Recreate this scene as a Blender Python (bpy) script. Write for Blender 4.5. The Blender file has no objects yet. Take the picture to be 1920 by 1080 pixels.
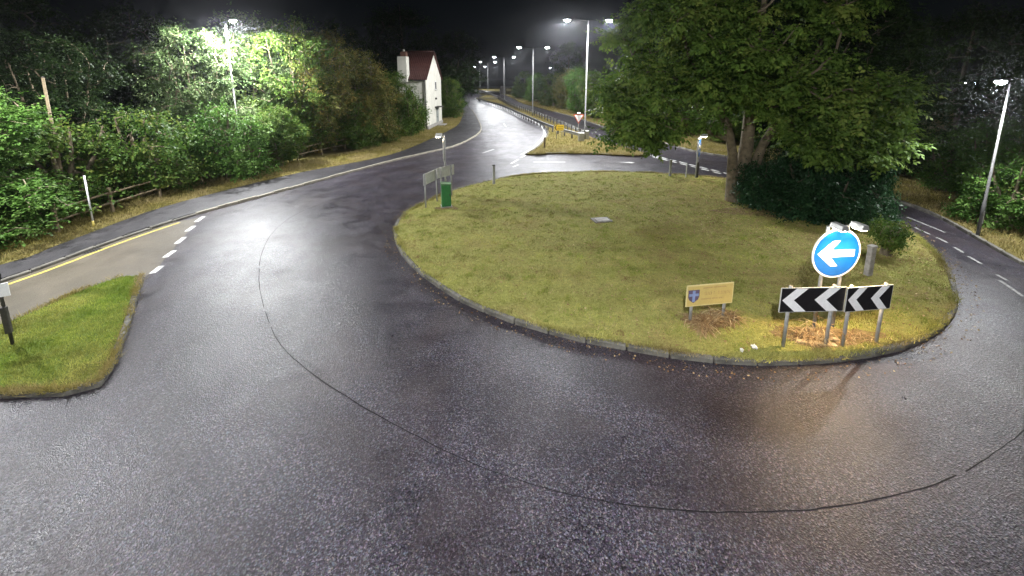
import bpy, bmesh, math, random
import numpy as np
from mathutils import Vector, Matrix

PI = math.pi
rad = math.radians
scene = bpy.context.scene
C = scene.collection

# ------------------------------------------------------------------ camera, world, moon, exposure
F, PITCH, ROW0, CAMZ = 750.0, rad(10.0), 277.0, 6.0          # focal length in photo pixels, tilt, row of the lens axis, height
SP, CP = math.sin(PITCH), math.cos(PITCH)
cam_data = bpy.data.cameras.new('camera')
cam = bpy.data.objects.new('camera', cam_data)
C.objects.link(cam)
cam.location = (0, 0, CAMZ)
cam.rotation_euler = (PI / 2 - PITCH, 0, 0)
cam_data.sensor_width = 36.0
cam_data.lens = 36.0 * F / 1920.0
cam_data.shift_y = -(540.0 - ROW0) / 1920.0
cam_data.clip_start = 0.05
cam_data.clip_end = 3000
scene.camera = cam

world = bpy.data.worlds.new('World')
scene.world = world
world.use_nodes = True
wn = world.node_tree
wn.nodes.clear()
w_out = wn.nodes.new('ShaderNodeOutputWorld')
w_bg = wn.nodes.new('ShaderNodeBackground')
w_sky = wn.nodes.new('ShaderNodeTexSky')
w_sky.sky_type = 'NISHITA'
w_sky.sun_disc = False
w_sky.sun_elevation = rad(32)
w_sky.sun_rotation = rad(200)
w_bg.inputs['Strength'].default_value = 0.00025
wn.links.new(w_sky.outputs[0], w_bg.inputs['Color'])
wn.links.new(w_bg.outputs[0], w_out.inputs['Surface'])

moon = bpy.data.lights.new('moon', 'SUN')
moon.energy = 0.012
moon.angle = rad(0.5)
moon.color = (1.0, 0.96, 0.9)
moon_o = bpy.data.objects.new('moon', moon)
C.objects.link(moon_o)
moon_o.rotation_euler = (rad(58), 0, rad(-20))

scene.view_settings.view_transform = 'Standard'
scene.view_settings.look = 'None'
scene.view_settings.exposure = 1.2
scene.view_settings.gamma = 1.0
scene.view_settings.use_curve_mapping = False
scene.render.engine = 'CYCLES'
scene.cycles.use_denoising = True
scene.cycles.use_adaptive_sampling = True
scene.cycles.adaptive_threshold = 0.035
try:
    scene.cycles.denoiser = 'OPENIMAGEDENOISE'
except Exception:
    pass
scene.cycles.max_bounces = 4
scene.cycles.diffuse_bounces = 1
scene.cycles.glossy_bounces = 1
scene.cycles.transmission_bounces = 3
scene.cycles.transparent_max_bounces = 4
scene.cycles.caustics_reflective = False
scene.cycles.caustics_refractive = False
scene.cycles.sample_clamp_indirect = 4.0

# ------------------------------------------------------------------ surveying: where a sight line meets the ground
def G(px, py, z=0.0):
    d = py - ROW0
    den = F * SP + d * CP
    t = (CAMZ - z) / den
    return ((px - 960.0) * t, (F * CP - d * SP) * t)

def GL(pts, z=0.0):
    return [G(x, y, z) for x, y in pts]

def smooth(pts, step=0.5, closed=False):
    """Catmull-Rom through the points, resampled evenly."""
    P = [np.array(p, float) for p in pts]
    n = len(P)
    out = []
    rng_ = range(n) if closed else range(n - 1)
    for i in rng_:
        if closed:
            p0, p1, p2, p3 = P[(i - 1) % n], P[i], P[(i + 1) % n], P[(i + 2) % n]
        else:
            p1, p2 = P[i], P[i + 1]
            p0 = P[i - 1] if i > 0 else 2 * p1 - p2
            p3 = P[i + 2] if i + 2 < n else 2 * p2 - p1
        for k in range(12):
            t = k / 12
            out.append(0.5 * ((2 * p1) + (p2 - p0) * t + (2 * p0 - 5 * p1 + 4 * p2 - p3) * t * t + (3 * p1 - p0 - 3 * p2 + p3) * t ** 3))
    out.append(P[0] if closed else P[-1])
    out = np.array(out)
    seg = np.linalg.norm(np.diff(out, axis=0), axis=1)
    s = np.concatenate([[0], np.cumsum(seg)])
    m = max(2, int(round(s[-1] / step)))
    q = np.linspace(0, s[-1], m + 1)
    r = np.stack([np.interp(q, s, out[:, k]) for k in range(out.shape[1])], 1)
    return r[:-1] if closed else r

def offset(line, d, closed=False):
    """A line moved sideways by d (positive = to the left of its direction)."""
    a = np.array(line)
    if closed:
        t = np.roll(a, -1, 0) - np.roll(a, 1, 0)
    else:
        t = np.gradient(a, axis=0)
    t /= np.linalg.norm(t, axis=1)[:, None] + 1e-9
    return a + np.stack([-t[:, 1], t[:, 0]], 1) * d

def inside(pts, poly):
    x, y = pts[:, 0], pts[:, 1]
    r = np.zeros(len(pts), bool)
    n = len(poly)
    for i in range(n):
        x1, y1 = poly[i]
        x2, y2 = poly[(i + 1) % n]
        if y1 == y2:
            continue
        c = ((y1 > y) != (y2 > y)) & (x < (x2 - x1) * (y - y1) / (y2 - y1) + x1)
        r ^= c
    return r

# ------------------------------------------------------------------ materials
class NT:
    def __init__(self, name):
        self.m = bpy.data.materials.new(name)
        self.m.use_nodes = True
        self.t = self.m.node_tree
        self.b = self.t.nodes['Principled BSDF']
        self.tc = None
    def n(self, typ, **kw):
        o = self.t.nodes.new(typ)
        for k, v in kw.items():
            if k in o.inputs.keys():
                o.inputs[k].default_value = v
            else:
                setattr(o, k, v)
        return o
    def l(self, a, b):
        self.t.links.new(a, b)
    def pos(self):
        if self.tc is None:
            self.tc = self.n('ShaderNodeNewGeometry')
        return self.tc.outputs['Position']
    def obj(self):
        return self.n('ShaderNodeTexCoord').outputs['Object']
    def noise(self, vec, scale, detail=3.0, rough=0.55, dist=0.0):
        o = self.n('ShaderNodeTexNoise', Scale=scale, Detail=detail, Roughness=rough, Distortion=dist)
        self.l(vec, o.inputs['Vector'])
        return o.outputs['Fac']
    def ramp(self, fac, stops):
        o = self.n('ShaderNodeValToRGB')
        e = o.color_ramp.elements
        while len(e) < len(stops):
            e.new(0.5)
        for k, (p, c) in enumerate(stops):
            e[k].position = p
            e[k].color = tuple(c) + (1,) if len(c) == 3 else c
        self.l(fac, o.inputs['Fac'])
        return o.outputs['Color']
    def mix(self, fac, a, b, mode='MIX'):
        o = self.n('ShaderNodeMix', data_type='RGBA', blend_type=mode)
        for i, v in ((0, fac), (6, a), (7, b)):
            if isinstance(v, (int, float)):
                o.inputs[i].default_value = v
            elif isinstance(v, tuple):
                o.inputs[i].default_value = v + (1,) if len(v) == 3 else v
            else:
                self.l(v, o.inputs[i])
        return o.outputs[2]
    def bump(self, h, strength=0.3, dist=0.02):
        o = self.n('ShaderNodeBump', Strength=strength, Distance=dist)
        self.l(h, o.inputs['Height'])
        self.l(o.outputs['Normal'], self.b.inputs['Normal'])
        return o

MATS = {}
def plain(name, col, rough=0.5, metal=0.0, var=0.25, scale=6.0, bump=0.0):
    """A painted, metal or plastic surface with dirt and uneven gloss."""
    if name in MATS:
        return MATS[name]
    t = NT(name)
    p = t.obj()
    f = t.noise(p, scale, 5.0, 0.65)
    lo = tuple(c * (1 - var) for c in col)
    hi = tuple(min(1, c * (1 + var * 0.5)) for c in col)
    t.l(t.ramp(f, [(0.3, lo), (0.7, hi)]), t.b.inputs['Base Color'])
    r = t.ramp(f, [(0.3, (min(1, rough + 0.12),) * 3), (0.7, (max(0.05, rough - 0.08),) * 3)])
    t.l(r, t.b.inputs['Roughness'])
    t.b.inputs['Metallic'].default_value = metal
    if bump:
        t.bump(t.noise(p, scale * 6, 4.0), bump, 0.01)
    MATS[name] = t.m
    return t.m

def emitter(name, col, strength):
    t = NT(name)
    t.b.inputs['Base Color'].default_value = (0.8, 0.8, 0.8, 1)
    t.b.inputs['Emission Color'].default_value = col + (1,)
    t.b.inputs['Emission Strength'].default_value = strength
    MATS[name] = t.m
    return t.m

def asphalt(name, dark, light, wet_lo, wet_hi, chip=70.0, stain=None, lanes=False, grain=0.9):
    t = NT(name)
    p = t.pos()
    big = t.noise(p, 0.16, 4.0, 0.6)
    mid = t.noise(p, 1.7, 5.0, 0.62)
    spk = t.noise(p, chip * 0.5, 3.0, 0.8)
    vor = t.n('ShaderNodeTexVoronoi', Scale=chip)
    t.l(p, vor.inputs['Vector'])
    chips = t.ramp(spk, [(0.36, dark), (0.50, tuple((a + b) / 2 for a, b in zip(dark, light))), (0.64, light)])
    stone = t.ramp(vor.outputs['Color'], [(0.15, (0.15, 0.15, 0.16)), (0.55, (0.85, 0.83, 0.87)), (0.9, (2.5, 2.4, 2.4))])
    c = t.mix(grain, chips, stone, 'MULTIPLY')
    hue = t.mix(0.42, (1.0, 1.0, 1.0), vor.outputs['Color'])
    c = t.mix(grain * 0.9, c, t.mix(1.0, hue, (1.3, 1.27, 1.34), 'MULTIPLY'), 'MULTIPLY')
    worn = t.ramp(mid, [(0.32, (0.78, 0.78, 0.8)), (0.7, (1.12, 1.1, 1.08))])
    c = t.mix(1.0, c, worn, 'MULTIPLY')
    blot = t.ramp(big, [(0.36, (0.80, 0.78, 0.80)), (0.64, (1.14, 1.14, 1.14))])
    c = t.mix(1.0, c, blot, 'MULTIPLY')
    if stain:
        sf = t.ramp(t.noise(p, 0.45, 4.0, 0.6, 0.6), [(0.46, (0, 0, 0)), (0.66, (0.55, 0.55, 0.55))])
        c = t.mix(sf, c, stain)
    if lanes:
        # wheel tracks polished into rings round the island
        dn = t.n('ShaderNodeVectorMath', operation='DISTANCE')
        t.l(p, dn.inputs[0])
        dn.inputs[1].default_value = (6.2, 15.6, 0.0)
        wob = t.n('ShaderNodeMath', operation='MULTIPLY_ADD')
        t.l(t.noise(p, 0.22, 3.0, 0.5), wob.inputs[0])
        wob.inputs[1].default_value = 3.0
        t.l(dn.outputs['Value'], wob.inputs[2])
        sn = t.n('ShaderNodeMath', operation='SINE')
        ml_ = t.n('ShaderNodeMath', operation='MULTIPLY')
        t.l(wob.outputs[0], ml_.inputs[0])
        ml_.inputs[1].default_value = 3.3
        t.l(ml_.outputs[0], sn.inputs[0])
        mr = t.n('ShaderNodeMapRange')
        t.l(sn.outputs[0], mr.inputs[0])
        mr.inputs[1].default_value, mr.inputs[2].default_value = -1, 1
        c = t.mix(1.0, c, t.ramp(mr.outputs[0], [(0.1, (0.86, 0.85, 0.86)), (0.9, (1.1, 1.1, 1.1))]), 'MULTIPLY')
    t.l(c, t.b.inputs['Base Color'])
    wet = t.mix(0.5, t.noise(p, 0.55, 5.0, 0.65), mid)
    t.l(t.ramp(wet, [(0.34, (wet_lo,) * 3), (0.66, (wet_hi,) * 3)]), t.b.inputs['Roughness'])
    t.b.inputs['IOR'].default_value = 1.42
    h = t.mix(0.5, vor.outputs['Distance'], spk)
    t.bump(h, 0.6, 0.014)
    MATS[name] = t.m
    return t.m

def soil_grass(name, a, b, c3, scale=0.5):
    """Turf between the blades: thatch, soil and moss in patches."""
    t = NT(name)
    p = t.pos()
    f = t.noise(p, scale, 6.0, 0.65)
    fine = t.noise(p, 14.0, 4.0, 0.7)
    col = t.ramp(f, [(0.32, a), (0.5, b), (0.68, c3)])
    col = t.mix(1.0, col, t.ramp(fine, [(0.3, (0.55, 0.55, 0.5)), (0.7, (1.2, 1.2, 1.15))]), 'MULTIPLY')
    t.l(col, t.b.inputs['Base Color'])
    t.b.inputs['Roughness'].default_value = 0.9
    t.b.inputs['Specular IOR Level'].default_value = 0.15
    t.bump(fine, 0.5, 0.03)
    MATS[name] = t.m
    return t.m

def leaf_mat(name, stops, rough=0.55, trans=0.35, patch=None, mottle=None):
    t = NT(name)
    at = t.n('ShaderNodeAttribute', attribute_name='tint')
    col = t.ramp(at.outputs['Fac'], stops)
    if patch:
        f = t.ramp(t.noise(t.pos(), patch[0], 4.0, 0.65), [(0.40, (0, 0, 0)), (0.62, (1, 1, 1))])
        col = t.mix(f, col, t.ramp(at.outputs['Fac'], patch[1]))
    if mottle:
        mp = t.n('ShaderNodeMapping')
        mp.inputs['Rotation'].default_value = (0, 0, 0.16)
        mp.inputs['Scale'].default_value = (0.10, 1.1, 1.0)
        t.l(t.pos(), mp.inputs['Vector'])
        col = t.mix(1.0, col, t.ramp(t.noise(mp.outputs[0], 1.3, 3.0, 0.6), [(0.36, (0.74, 0.76, 0.68)), (0.62, (1.14, 1.12, 1.1))]), 'MULTIPLY')
        col = t.mix(1.0, col, t.ramp(t.noise(t.pos(), mottle, 5.0, 0.7), [(0.34, (0.58, 0.60, 0.5)), (0.5, (0.95, 0.95, 0.9)), (0.66, (1.22, 1.2, 1.15))]), 'MULTIPLY')
    t.l(col, t.b.inputs['Base Color'])
    t.b.inputs['Roughness'].default_value = rough
    t.b.inputs['Specular IOR Level'].default_value = 0.13
    tr = t.n('ShaderNodeBsdfTranslucent')
    t.l(col, tr.inputs['Color'])
    mx = t.n('ShaderNodeMixShader', Fac=trans)
    out = t.t.nodes['Material Output']
    t.l(t.b.outputs[0], mx.inputs[1])
    t.l(tr.outputs[0], mx.inputs[2])
    t.l(mx.outputs[0], out.inputs['Surface'])
    MATS[name] = t.m
    return t.m

ROAD = asphalt('road_asphalt', (0.007, 0.0062, 0.008), (0.077, 0.069, 0.086), 0.27, 0.50, 52.0, (0.036, 0.026, 0.027), True)
SIDE = asphalt('side_road_asphalt', (0.085, 0.072, 0.050), (0.125, 0.108, 0.078), 0.42, 0.6, 90.0, (0.058, 0.048, 0.032), False, 0.22)
FOOT = asphalt('footway_asphalt', (0.014, 0.014, 0.016), (0.05, 0.047, 0.05), 0.40, 0.65, 80.0, None, False, 0.4)
LAWN = soil_grass('lawn_turf', (0.25, 0.25, 0.07), (0.32, 0.32, 0.10), (0.30, 0.25, 0.10))
SPLIT = soil_grass('splitter_turf', (0.11, 0.16, 0.03), (0.13, 0.18, 0.035), (0.15, 0.13, 0.04))
VERGE = soil_grass('verge_turf', (0.12, 0.10, 0.035), (0.16, 0.13, 0.045), (0.10, 0.10, 0.03))
EARTH = soil_grass('woodland_earth', (0.03, 0.026, 0.016), (0.045, 0.04, 0.02), (0.03, 0.035, 0.014))
KERB = plain('kerb_concrete', (0.17, 0.16, 0.135), 0.75, 0, 0.7, 3.0, 0.5)
WHITE_PAINT = plain('worn_white_road_paint', (0.62, 0.62, 0.6), 0.5, 0, 0.35, 7.0, 0.2)
FADED = plain('faded_white_road_paint', (0.30, 0.30, 0.29), 0.55, 0, 0.6, 9.0, 0.2)
YELLOW_PAINT = plain('worn_yellow_road_paint', (0.50, 0.40, 0.09), 0.55, 0, 0.4, 6.0, 0.2)
SEAM = plain('bitumen_seam', (0.018, 0.017, 0.018), 0.8, 0, 0.3, 5.0)
SEAM.node_tree.nodes['Principled BSDF'].inputs['Specular IOR Level'].default_value = 0.12
GALV = plain('galvanised_steel', (0.42, 0.42, 0.41), 0.45, 0.6, 0.25, 9.0)
GREYPOST = plain('grey_painted_post', (0.36, 0.36, 0.35), 0.6, 0.0, 0.25, 9.0)
LAMPDARK = plain('dark_lantern_casing', (0.035, 0.036, 0.038), 0.6, 0.0, 0.2, 8.0)
COLUMN = plain('lamp_column_paint', (0.13, 0.13, 0.128), 0.65, 0.0, 0.35, 5.0)
DARKMETAL = plain('dark_weathered_metal', (0.06, 0.055, 0.05), 0.55, 0.3, 0.3, 8.0)
BLACK = plain('sign_black', (0.010, 0.010, 0.012), 0.45, 0, 0.2, 8.0)
SIGNWHITE = plain('sign_white_sheeting', (0.90, 0.90, 0.90), 0.4, 0, 0.1, 8.0)
SIGNBLUE = plain('sign_blue_sheeting', (0.006, 0.11, 0.46), 0.35, 0, 0.15, 5.0)
SIGNBACK = plain('sign_back_aluminium', (0.58, 0.58, 0.55), 0.5, 0.0, 0.2, 8.0)
CREAM = plain('cream_yellow_board', (0.60, 0.47, 0.17), 0.5, 0, 0.12, 5.0)
CREAMEDGE = plain('pale_yellow_border', (0.72, 0.62, 0.30), 0.5, 0, 0.1, 5.0)
INK = plain('faded_brown_lettering', (0.46, 0.30, 0.13), 0.6, 0, 0.3, 9.0)
ARROWCREAM = plain('arrow_white_sheeting', (0.82, 0.78, 0.66), 0.4, 0, 0.08, 5.0)
SHIELD_D = plain('shield_dark', (0.13, 0.10, 0.17), 0.5, 0, 0.2, 9.0)
SHIELD_B = plain('shield_blue', (0.25, 0.33, 0.60), 0.5, 0, 0.2, 9.0)
GREENBOX = plain('green_cabinet_paint', (0.025, 0.17, 0.045), 0.45, 0, 0.25, 5.0)
GREENTOP = plain('green_cabinet_lid', (0.10, 0.22, 0.10), 0.5, 0, 0.25, 5.0)
SIGNYELLOW = plain('sign_yellow_sheeting', (0.75, 0.50, 0.03), 0.4, 0, 0.12, 6.0)
SIGNRED = plain('sign_red_sheeting', (0.62, 0.12, 0.07), 0.4, 0, 0.12, 6.0)
RENDERWALL = plain('white_render', (0.66, 0.64, 0.56), 0.8, 0, 0.14, 1.2, 0.2)
TILE = plain('red_clay_pantile', (0.095, 0.034, 0.027), 0.6, 0, 0.35, 2.5, 0.2)
BRICK = plain('dark_chimney_brick', (0.16, 0.08, 0.055), 0.8, 0, 0.3, 4.0, 0.3)
GLASS = plain('dark_window_glass', (0.02, 0.022, 0.025), 0.12, 0, 0.2, 3.0)
WOOD = plain('weathered_timber', (0.22, 0.17, 0.10), 0.8, 0, 0.4, 4.0, 0.3)
PLANKWOOD = plain('pale_raw_plank', (0.50, 0.38, 0.20), 0.75, 0, 0.3, 4.0, 0.3)
BARK = plain('tree_bark', (0.17, 0.135, 0.085), 0.9, 0, 0.5, 5.0, 0.8)
BARKDARK = plain('tree_bark_dark', (0.08, 0.065, 0.045), 0.9, 0, 0.5, 5.0, 0.8)
LITTER = plain('crumpled_white_paper', (0.72, 0.72, 0.70), 0.6, 0, 0.15, 12.0)
COVER = plain('concrete_cover', (0.36, 0.34, 0.31), 0.75, 0, 0.4, 6.0, 0.3)
LED = emitter('led_lens', (0.93, 0.97, 1.0), 60.0)
LED_FAR = emitter('led_lens_far', (0.80, 0.86, 1.0), 60.0)
LED_WARM = emitter('sign_light_lens', (1.0, 0.86, 0.62), 60.0)

L_ASH = leaf_mat('ash_leaf', [(0.0, (0.045, 0.09, 0.015)), (0.5, (0.135, 0.225, 0.04)), (1.0, (0.27, 0.33, 0.07))])
L_SHADED = leaf_mat('shaded_leaf', [(0.0, (0.012, 0.026, 0.008)), (0.5, (0.024, 0.046, 0.012)), (1.0, (0.045, 0.072, 0.02))])  # leaf green darkened to hold the shade of trees the lamps miss
L_SHRUB = leaf_mat('shrub_leaf', [(0.0, (0.032, 0.075, 0.013)), (0.5, (0.085, 0.155, 0.026)), (1.0, (0.21, 0.24, 0.05))])
L_HAW = leaf_mat('hawthorn_leaf', [(0.0, (0.05, 0.075, 0.02)), (0.5, (0.16, 0.165, 0.042)), (1.0, (0.32, 0.22, 0.06))])
L_LIME = leaf_mat('bright_leaf', [(0.0, (0.034, 0.085, 0.014)), (0.5, (0.08, 0.17, 0.028)), (1.0, (0.16, 0.25, 0.065))])
L_LAMPLIT = leaf_mat('lamplit_leaf', [(0.0, (0.04, 0.08, 0.024)), (0.5, (0.11, 0.165, 0.06)), (1.0, (0.22, 0.27, 0.13))])  # leaf green paled, the street lamp's glare put into the colour
L_IVY = leaf_mat('ivy_leaf', [(0.0, (0.010, 0.030, 0.010)), (0.5, (0.018, 0.055, 0.020)), (1.0, (0.045, 0.095, 0.035))], 0.42, 0.2)
OLIVE = [(0.0, (0.24, 0.24, 0.06)), (0.5, (0.42, 0.415, 0.12)), (1.0, (0.58, 0.56, 0.20))]
STRAW = [(0.0, (0.22, 0.165, 0.07)), (0.5, (0.35, 0.28, 0.125)), (1.0, (0.50, 0.42, 0.22))]
B_LAWN = leaf_mat('lawn_blade', OLIVE, 0.6, 0.25, (0.42, STRAW), 1.5)
B_GREEN = leaf_mat('green_blade', [(0.0, (0.11, 0.18, 0.026)), (0.5, (0.22, 0.32, 0.045)), (1.0, (0.36, 0.42, 0.09))], 0.6, 0.25, (0.5, OLIVE), 1.8)
B_VERGE = leaf_mat('verge_blade', [(0.0, (0.13, 0.115, 0.03)), (0.5, (0.25, 0.22, 0.055)), (1.0, (0.40, 0.31, 0.10))], 0.6, 0.25, (0.6, STRAW))
B_DEAD = leaf_mat('dead_blade', [(0.0, (0.16, 0.09, 0.045)), (0.5, (0.33, 0.22, 0.11)), (1.0, (0.60, 0.48, 0.27))], 0.7, 0.2)

# ------------------------------------------------------------------ mesh helpers
def tag(o, label=None, cat=None, group=None, kind=None):
    if label: o['label'] = label
    if cat: o['category'] = cat
    if group: o['group'] = group
    if kind: o['kind'] = kind
    return o

def empty(name, loc=(0, 0, 0), rz=0.0, label=None, cat=None, group=None, kind=None):
    o = bpy.data.objects.new(name, None)
    o.empty_display_size = 0.2
    C.objects.link(o)
    o.location = loc
    o.rotation_euler = (0, 0, rz)
    return tag(o, label, cat, group, kind)

class MB:
    def __init__(self):
        self.v, self.f = [], []
    def add(self, verts, faces, M=None):
        k = len(self.v)
        if M is not None:
            verts = [tuple(M @ Vector(p)) for p in verts]
        self.v += [tuple(p) for p in verts]
        self.f += [tuple(i + k for i in f) for f in faces]
        return self
    def box(self, c, s, rot=None):
        x, y, z = s[0] / 2, s[1] / 2, s[2] / 2
        vs = [(-x, -y, -z), (x, -y, -z), (x, y, -z), (-x, y, -z), (-x, -y, z), (x, -y, z), (x, y, z), (-x, y, z)]
        M = Matrix.Translation(c)
        if rot is not None:
            M = M @ rot
        return self.add(vs, [(0, 3, 2, 1), (4, 5, 6, 7), (0, 1, 5, 4), (1, 2, 6, 5), (2, 3, 7, 6), (3, 0, 4, 7)], M)
    def bbox(self, c, s, b=0.02, rot=None):
        """A box with chamfered vertical edges and top."""
        x, y, z = s[0] / 2, s[1] / 2, s[2] / 2
        ring = [(-x + b, -y), (x - b, -y), (x, -y + b), (x, y - b), (x - b, y), (-x + b, y), (-x, y - b), (-x, -y + b)]
        inn = [(p[0] * (x - b) / x, p[1] * (y - b) / y) for p in ring]
        vs = [(p[0], p[1], -z) for p in ring] + [(p[0], p[1], z - b) for p in ring] + [(p[0], p[1], z) for p in inn]
        fs = [tuple(range(7, -1, -1)), tuple(range(16, 24))]
        for k in range(8):
            j = (k + 1) % 8
            fs += [(k, j, 8 + j, 8 + k), (8 + k, 8 + j, 16 + j, 16 + k)]
        M = Matrix.Translation(c)
        if rot is not None:
            M = M @ rot
        return self.add(vs, fs, M)
    def tube(self, pts, radii, n=8, cap=True):
        pts = [Vector(p) for p in pts]
        if isinstance(radii, (int, float)):
            radii = [radii] * len(pts)
        rings = []
        ref = Vector((1, 0, 0))
        for i, p in enumerate(pts):
            d = (pts[min(i + 1, len(pts) - 1)] - pts[max(i - 1, 0)]).normalized()
            if abs(d.dot(ref)) > 0.95:
                ref = Vector((0, 1, 0))
            a = (ref - d * d.dot(ref)).normalized()
            b = d.cross(a)
            rings.append([p + (a * math.cos(2 * PI * k / n) + b * math.sin(2 * PI * k / n)) * radii[i] for k in range(n)])
        vs = [tuple(q) for r in rings for q in r]
        fs = []
        for i in range(len(pts) - 1):
            for k in range(n):
                j = (k + 1) % n
                fs.append((i * n + k, i * n + j, (i + 1) * n + j, (i + 1) * n + k))
        if cap:
            fs.append(tuple(range(n - 1, -1, -1)))
            fs.append(tuple((len(pts) - 1) * n + k for k in range(n)))
        return self.add(vs, fs)
    def slab(self, poly, y0, y1, M=None):
        """A polygon in the XZ plane with thickness from y0 (front) to y1."""
        n = len(poly)
        vs = [(p[0], y0, p[1]) for p in poly] + [(p[0], y1, p[1]) for p in poly]
        fs = [tuple(range(n)), tuple(range(2 * n - 1, n - 1, -1))]
        for k in range(n):
            j = (k + 1) % n
            fs.append((k, k + n, j + n, j))
        return self.add(vs, fs, M)
    def sheet(self, poly, z):
        k = len(self.v)
        self.v += [(p[0], p[1], z) for p in poly]
        self.f.append(tuple(range(k, k + len(poly))))
        return self
    def prism(self, poly, z0, z1):
        n = len(poly)
        a = sum(poly[i][0] * poly[(i + 1) % n][1] - poly[(i + 1) % n][0] * poly[i][1] for i in range(n))
        if a < 0:
            poly = list(poly)[::-1]
        vs = [(p[0], p[1], z0) for p in poly] + [(p[0], p[1], z1) for p in poly]
        fs = [tuple(range(n, 2 * n))]
        for k in range(n):
            j = (k + 1) % n
            fs.append((k, j, j + n, k + n))
        return self.add(vs, fs)
    def ribbon(self, line, w, z):
        a, b = offset(line, w / 2), offset(line, -w / 2)
        k = len(self.v)
        n = len(a)
        self.v += [(p[0], p[1], z) for p in a] + [(p[0], p[1], z) for p in b]
        self.f += [(k + i, k + n + i, k + n + i + 1, k + i + 1) for i in range(n - 1)]
        return self
    def mesh(self, name, mat, smooth_=False):
        me = bpy.data.meshes.new(name)
        me.from_pydata(self.v, [], self.f)
        me.materials.append(mat)
        if smooth_:
            me.polygons.foreach_set('use_smooth', [True] * len(me.polygons))
        me.update()
        return me
    def build(self, name, mat, parent=None, smooth_=False, **kw):
        o = bpy.data.objects.new(name, self.mesh(name, mat, smooth_))
        C.objects.link(o)
        if parent is not None:
            o.parent = parent
        return tag(o, **kw)

def place(name, me, parent=None, loc=(0, 0, 0), rz=0.0, **kw):
    o = bpy.data.objects.new(name, me)
    C.objects.link(o)
    o.location = loc
    o.rotation_euler = (0, 0, rz)
    if parent is not None:
        o.parent = parent
    return tag(o, **kw)

def copy_tree(o, parent=None):
    c = o.copy()
    C.objects.link(c)
    c.parent = parent
    for ch in list(o.children):
        copy_tree(ch, c)
    return c

def fast_mesh(name, V, n_per, mat, tint=None):
    """Many separate polygons of n_per corners from an array (m*n_per, 3)."""
    me = bpy.data.meshes.new(name)
    nv = len(V)
    m = nv // n_per
    me.vertices.add(nv)
    me.vertices.foreach_set('co', np.ascontiguousarray(V, np.float32).ravel())
    me.loops.add(nv)
    me.loops.foreach_set('vertex_index', np.arange(nv, dtype=np.int32))
    me.polygons.add(m)
    me.polygons.foreach_set('loop_start', np.arange(0, nv, n_per, dtype=np.int32))
    me.polygons.foreach_set('loop_total', np.full(m, n_per, np.int32))
    if tint is not None:
        a = me.attributes.new('tint', 'FLOAT', 'FACE')
        a.data.foreach_set('value', np.ascontiguousarray(tint, np.float32))
    me.materials.append(mat)
    me.update(calc_edges=True)
    return me

def unit(a):
    return a / (np.linalg.norm(a, axis=1)[:, None] + 1e-9)

# ------------------------------------------------------------------ the lines of the place
island_edge = smooth(GL([(738, 430), (745, 465), (765, 495), (800, 525), (860, 565), (930, 596), (1000, 619), (1090, 642), (1180, 659), (1290, 677),
                         (1400, 686), (1500, 685), (1590, 678), (1680, 661), (1740, 638), (1782, 607), (1797, 575), (1793, 540), (1775, 500), (1742, 465),
                         (1700, 431), (1650, 401), (1600, 378), (1540, 358), (1450, 345), (1350, 335), (1250, 328), (1150, 324), (1050, 325), (960, 333),
                         (900, 345), (840, 362), (790, 385), (755, 405)]), 0.9, True)
left_kerb = smooth([(-46, -14), (-30, -6), (-21.5, 2.0), (-17.3, 6.8), (-15.2, 10.6)] +
                   GL([(220, 452), (360, 406), (480, 373), (560, 351), (640, 329), (720, 307), (800, 288), (850, 276), (882, 262), (899, 250), (903, 240),
                       (897, 225), (888, 210), (880, 199)]) + [(-10.6, 103), (-14.0, 130), (-20, 165), (-30, 200), (-44, 240)], 0.9)
splitter = smooth(GL([(270, 519), (262, 548), (250, 592), (237, 634), (214, 692), (188, 727), (148, 742), (60, 746), (0, 749)]) + [(-13.0, 4.7), (-17.6, 1.6), (-18.4, 1.7),
                  (-14.7, 6.3)] + GL([(0, 612), (60, 590), (130, 558), (200, 530), (245, 519)]), 0.6, True)
far_bank = smooth([(-30, 235), (-17, 200), (-7.5, 165), (-1.6, 130)] + GL([(976, 193), (1007, 202), (1045, 212), (1076, 220), (1123, 236), (1197, 256), (1248, 270), (1306, 286)]) +
                  [(17.6, 28.0), (19.0, 24.0)] + GL([(1640, 366), (1700, 385), (1760, 410), (1840, 455), (1920, 500)]) + [(15.2, 8.5), (13.2, 3.0), (12.0, -6), (12.5, -24)], 0.9)
median_left = GL([(985, 291), (1010, 275), (1024, 258), (1026, 246), (1012, 231), (975, 213), (930, 195), (893, 185)]) + [(-10.0, 135), (-18.5, 170), (-30, 205), (-42, 237)]
median_right = [(-38, 237), (-25.5, 203), (-14.5, 167), (-7.0, 133)] + GL([(950, 194), (1000, 213), (1060, 238), (1110, 260), (1150, 272), (1190, 283), (1216, 291)])
median_front = GL([(1216, 293), (1170, 293), (1110, 290), (1050, 289), (1000, 291)])
median_edge = np.concatenate([smooth(median_left, 0.9), smooth(median_right, 0.9), smooth(median_front, 0.9)])

ISL = [tuple(p) for p in island_edge]
SPL = [tuple(p) for p in splitter]
MED = [tuple(p) for p in median_edge]
footway_back = smooth([(-47, -11), (-31.5, -3.5), (-23, 4.2), (-19.0, 8.2)] + GL([(0, 503), (100, 468), (215, 424), (300, 394), (420, 361), (560, 327), (640, 312), (700, 300), (752, 286), (800, 266), (838, 248),
                       (858, 236), (866, 222), (868, 206)]) + [(-14.0, 100), (-18, 130), (-25, 168), (-36, 205), (-50, 245)], 0.9)

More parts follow.
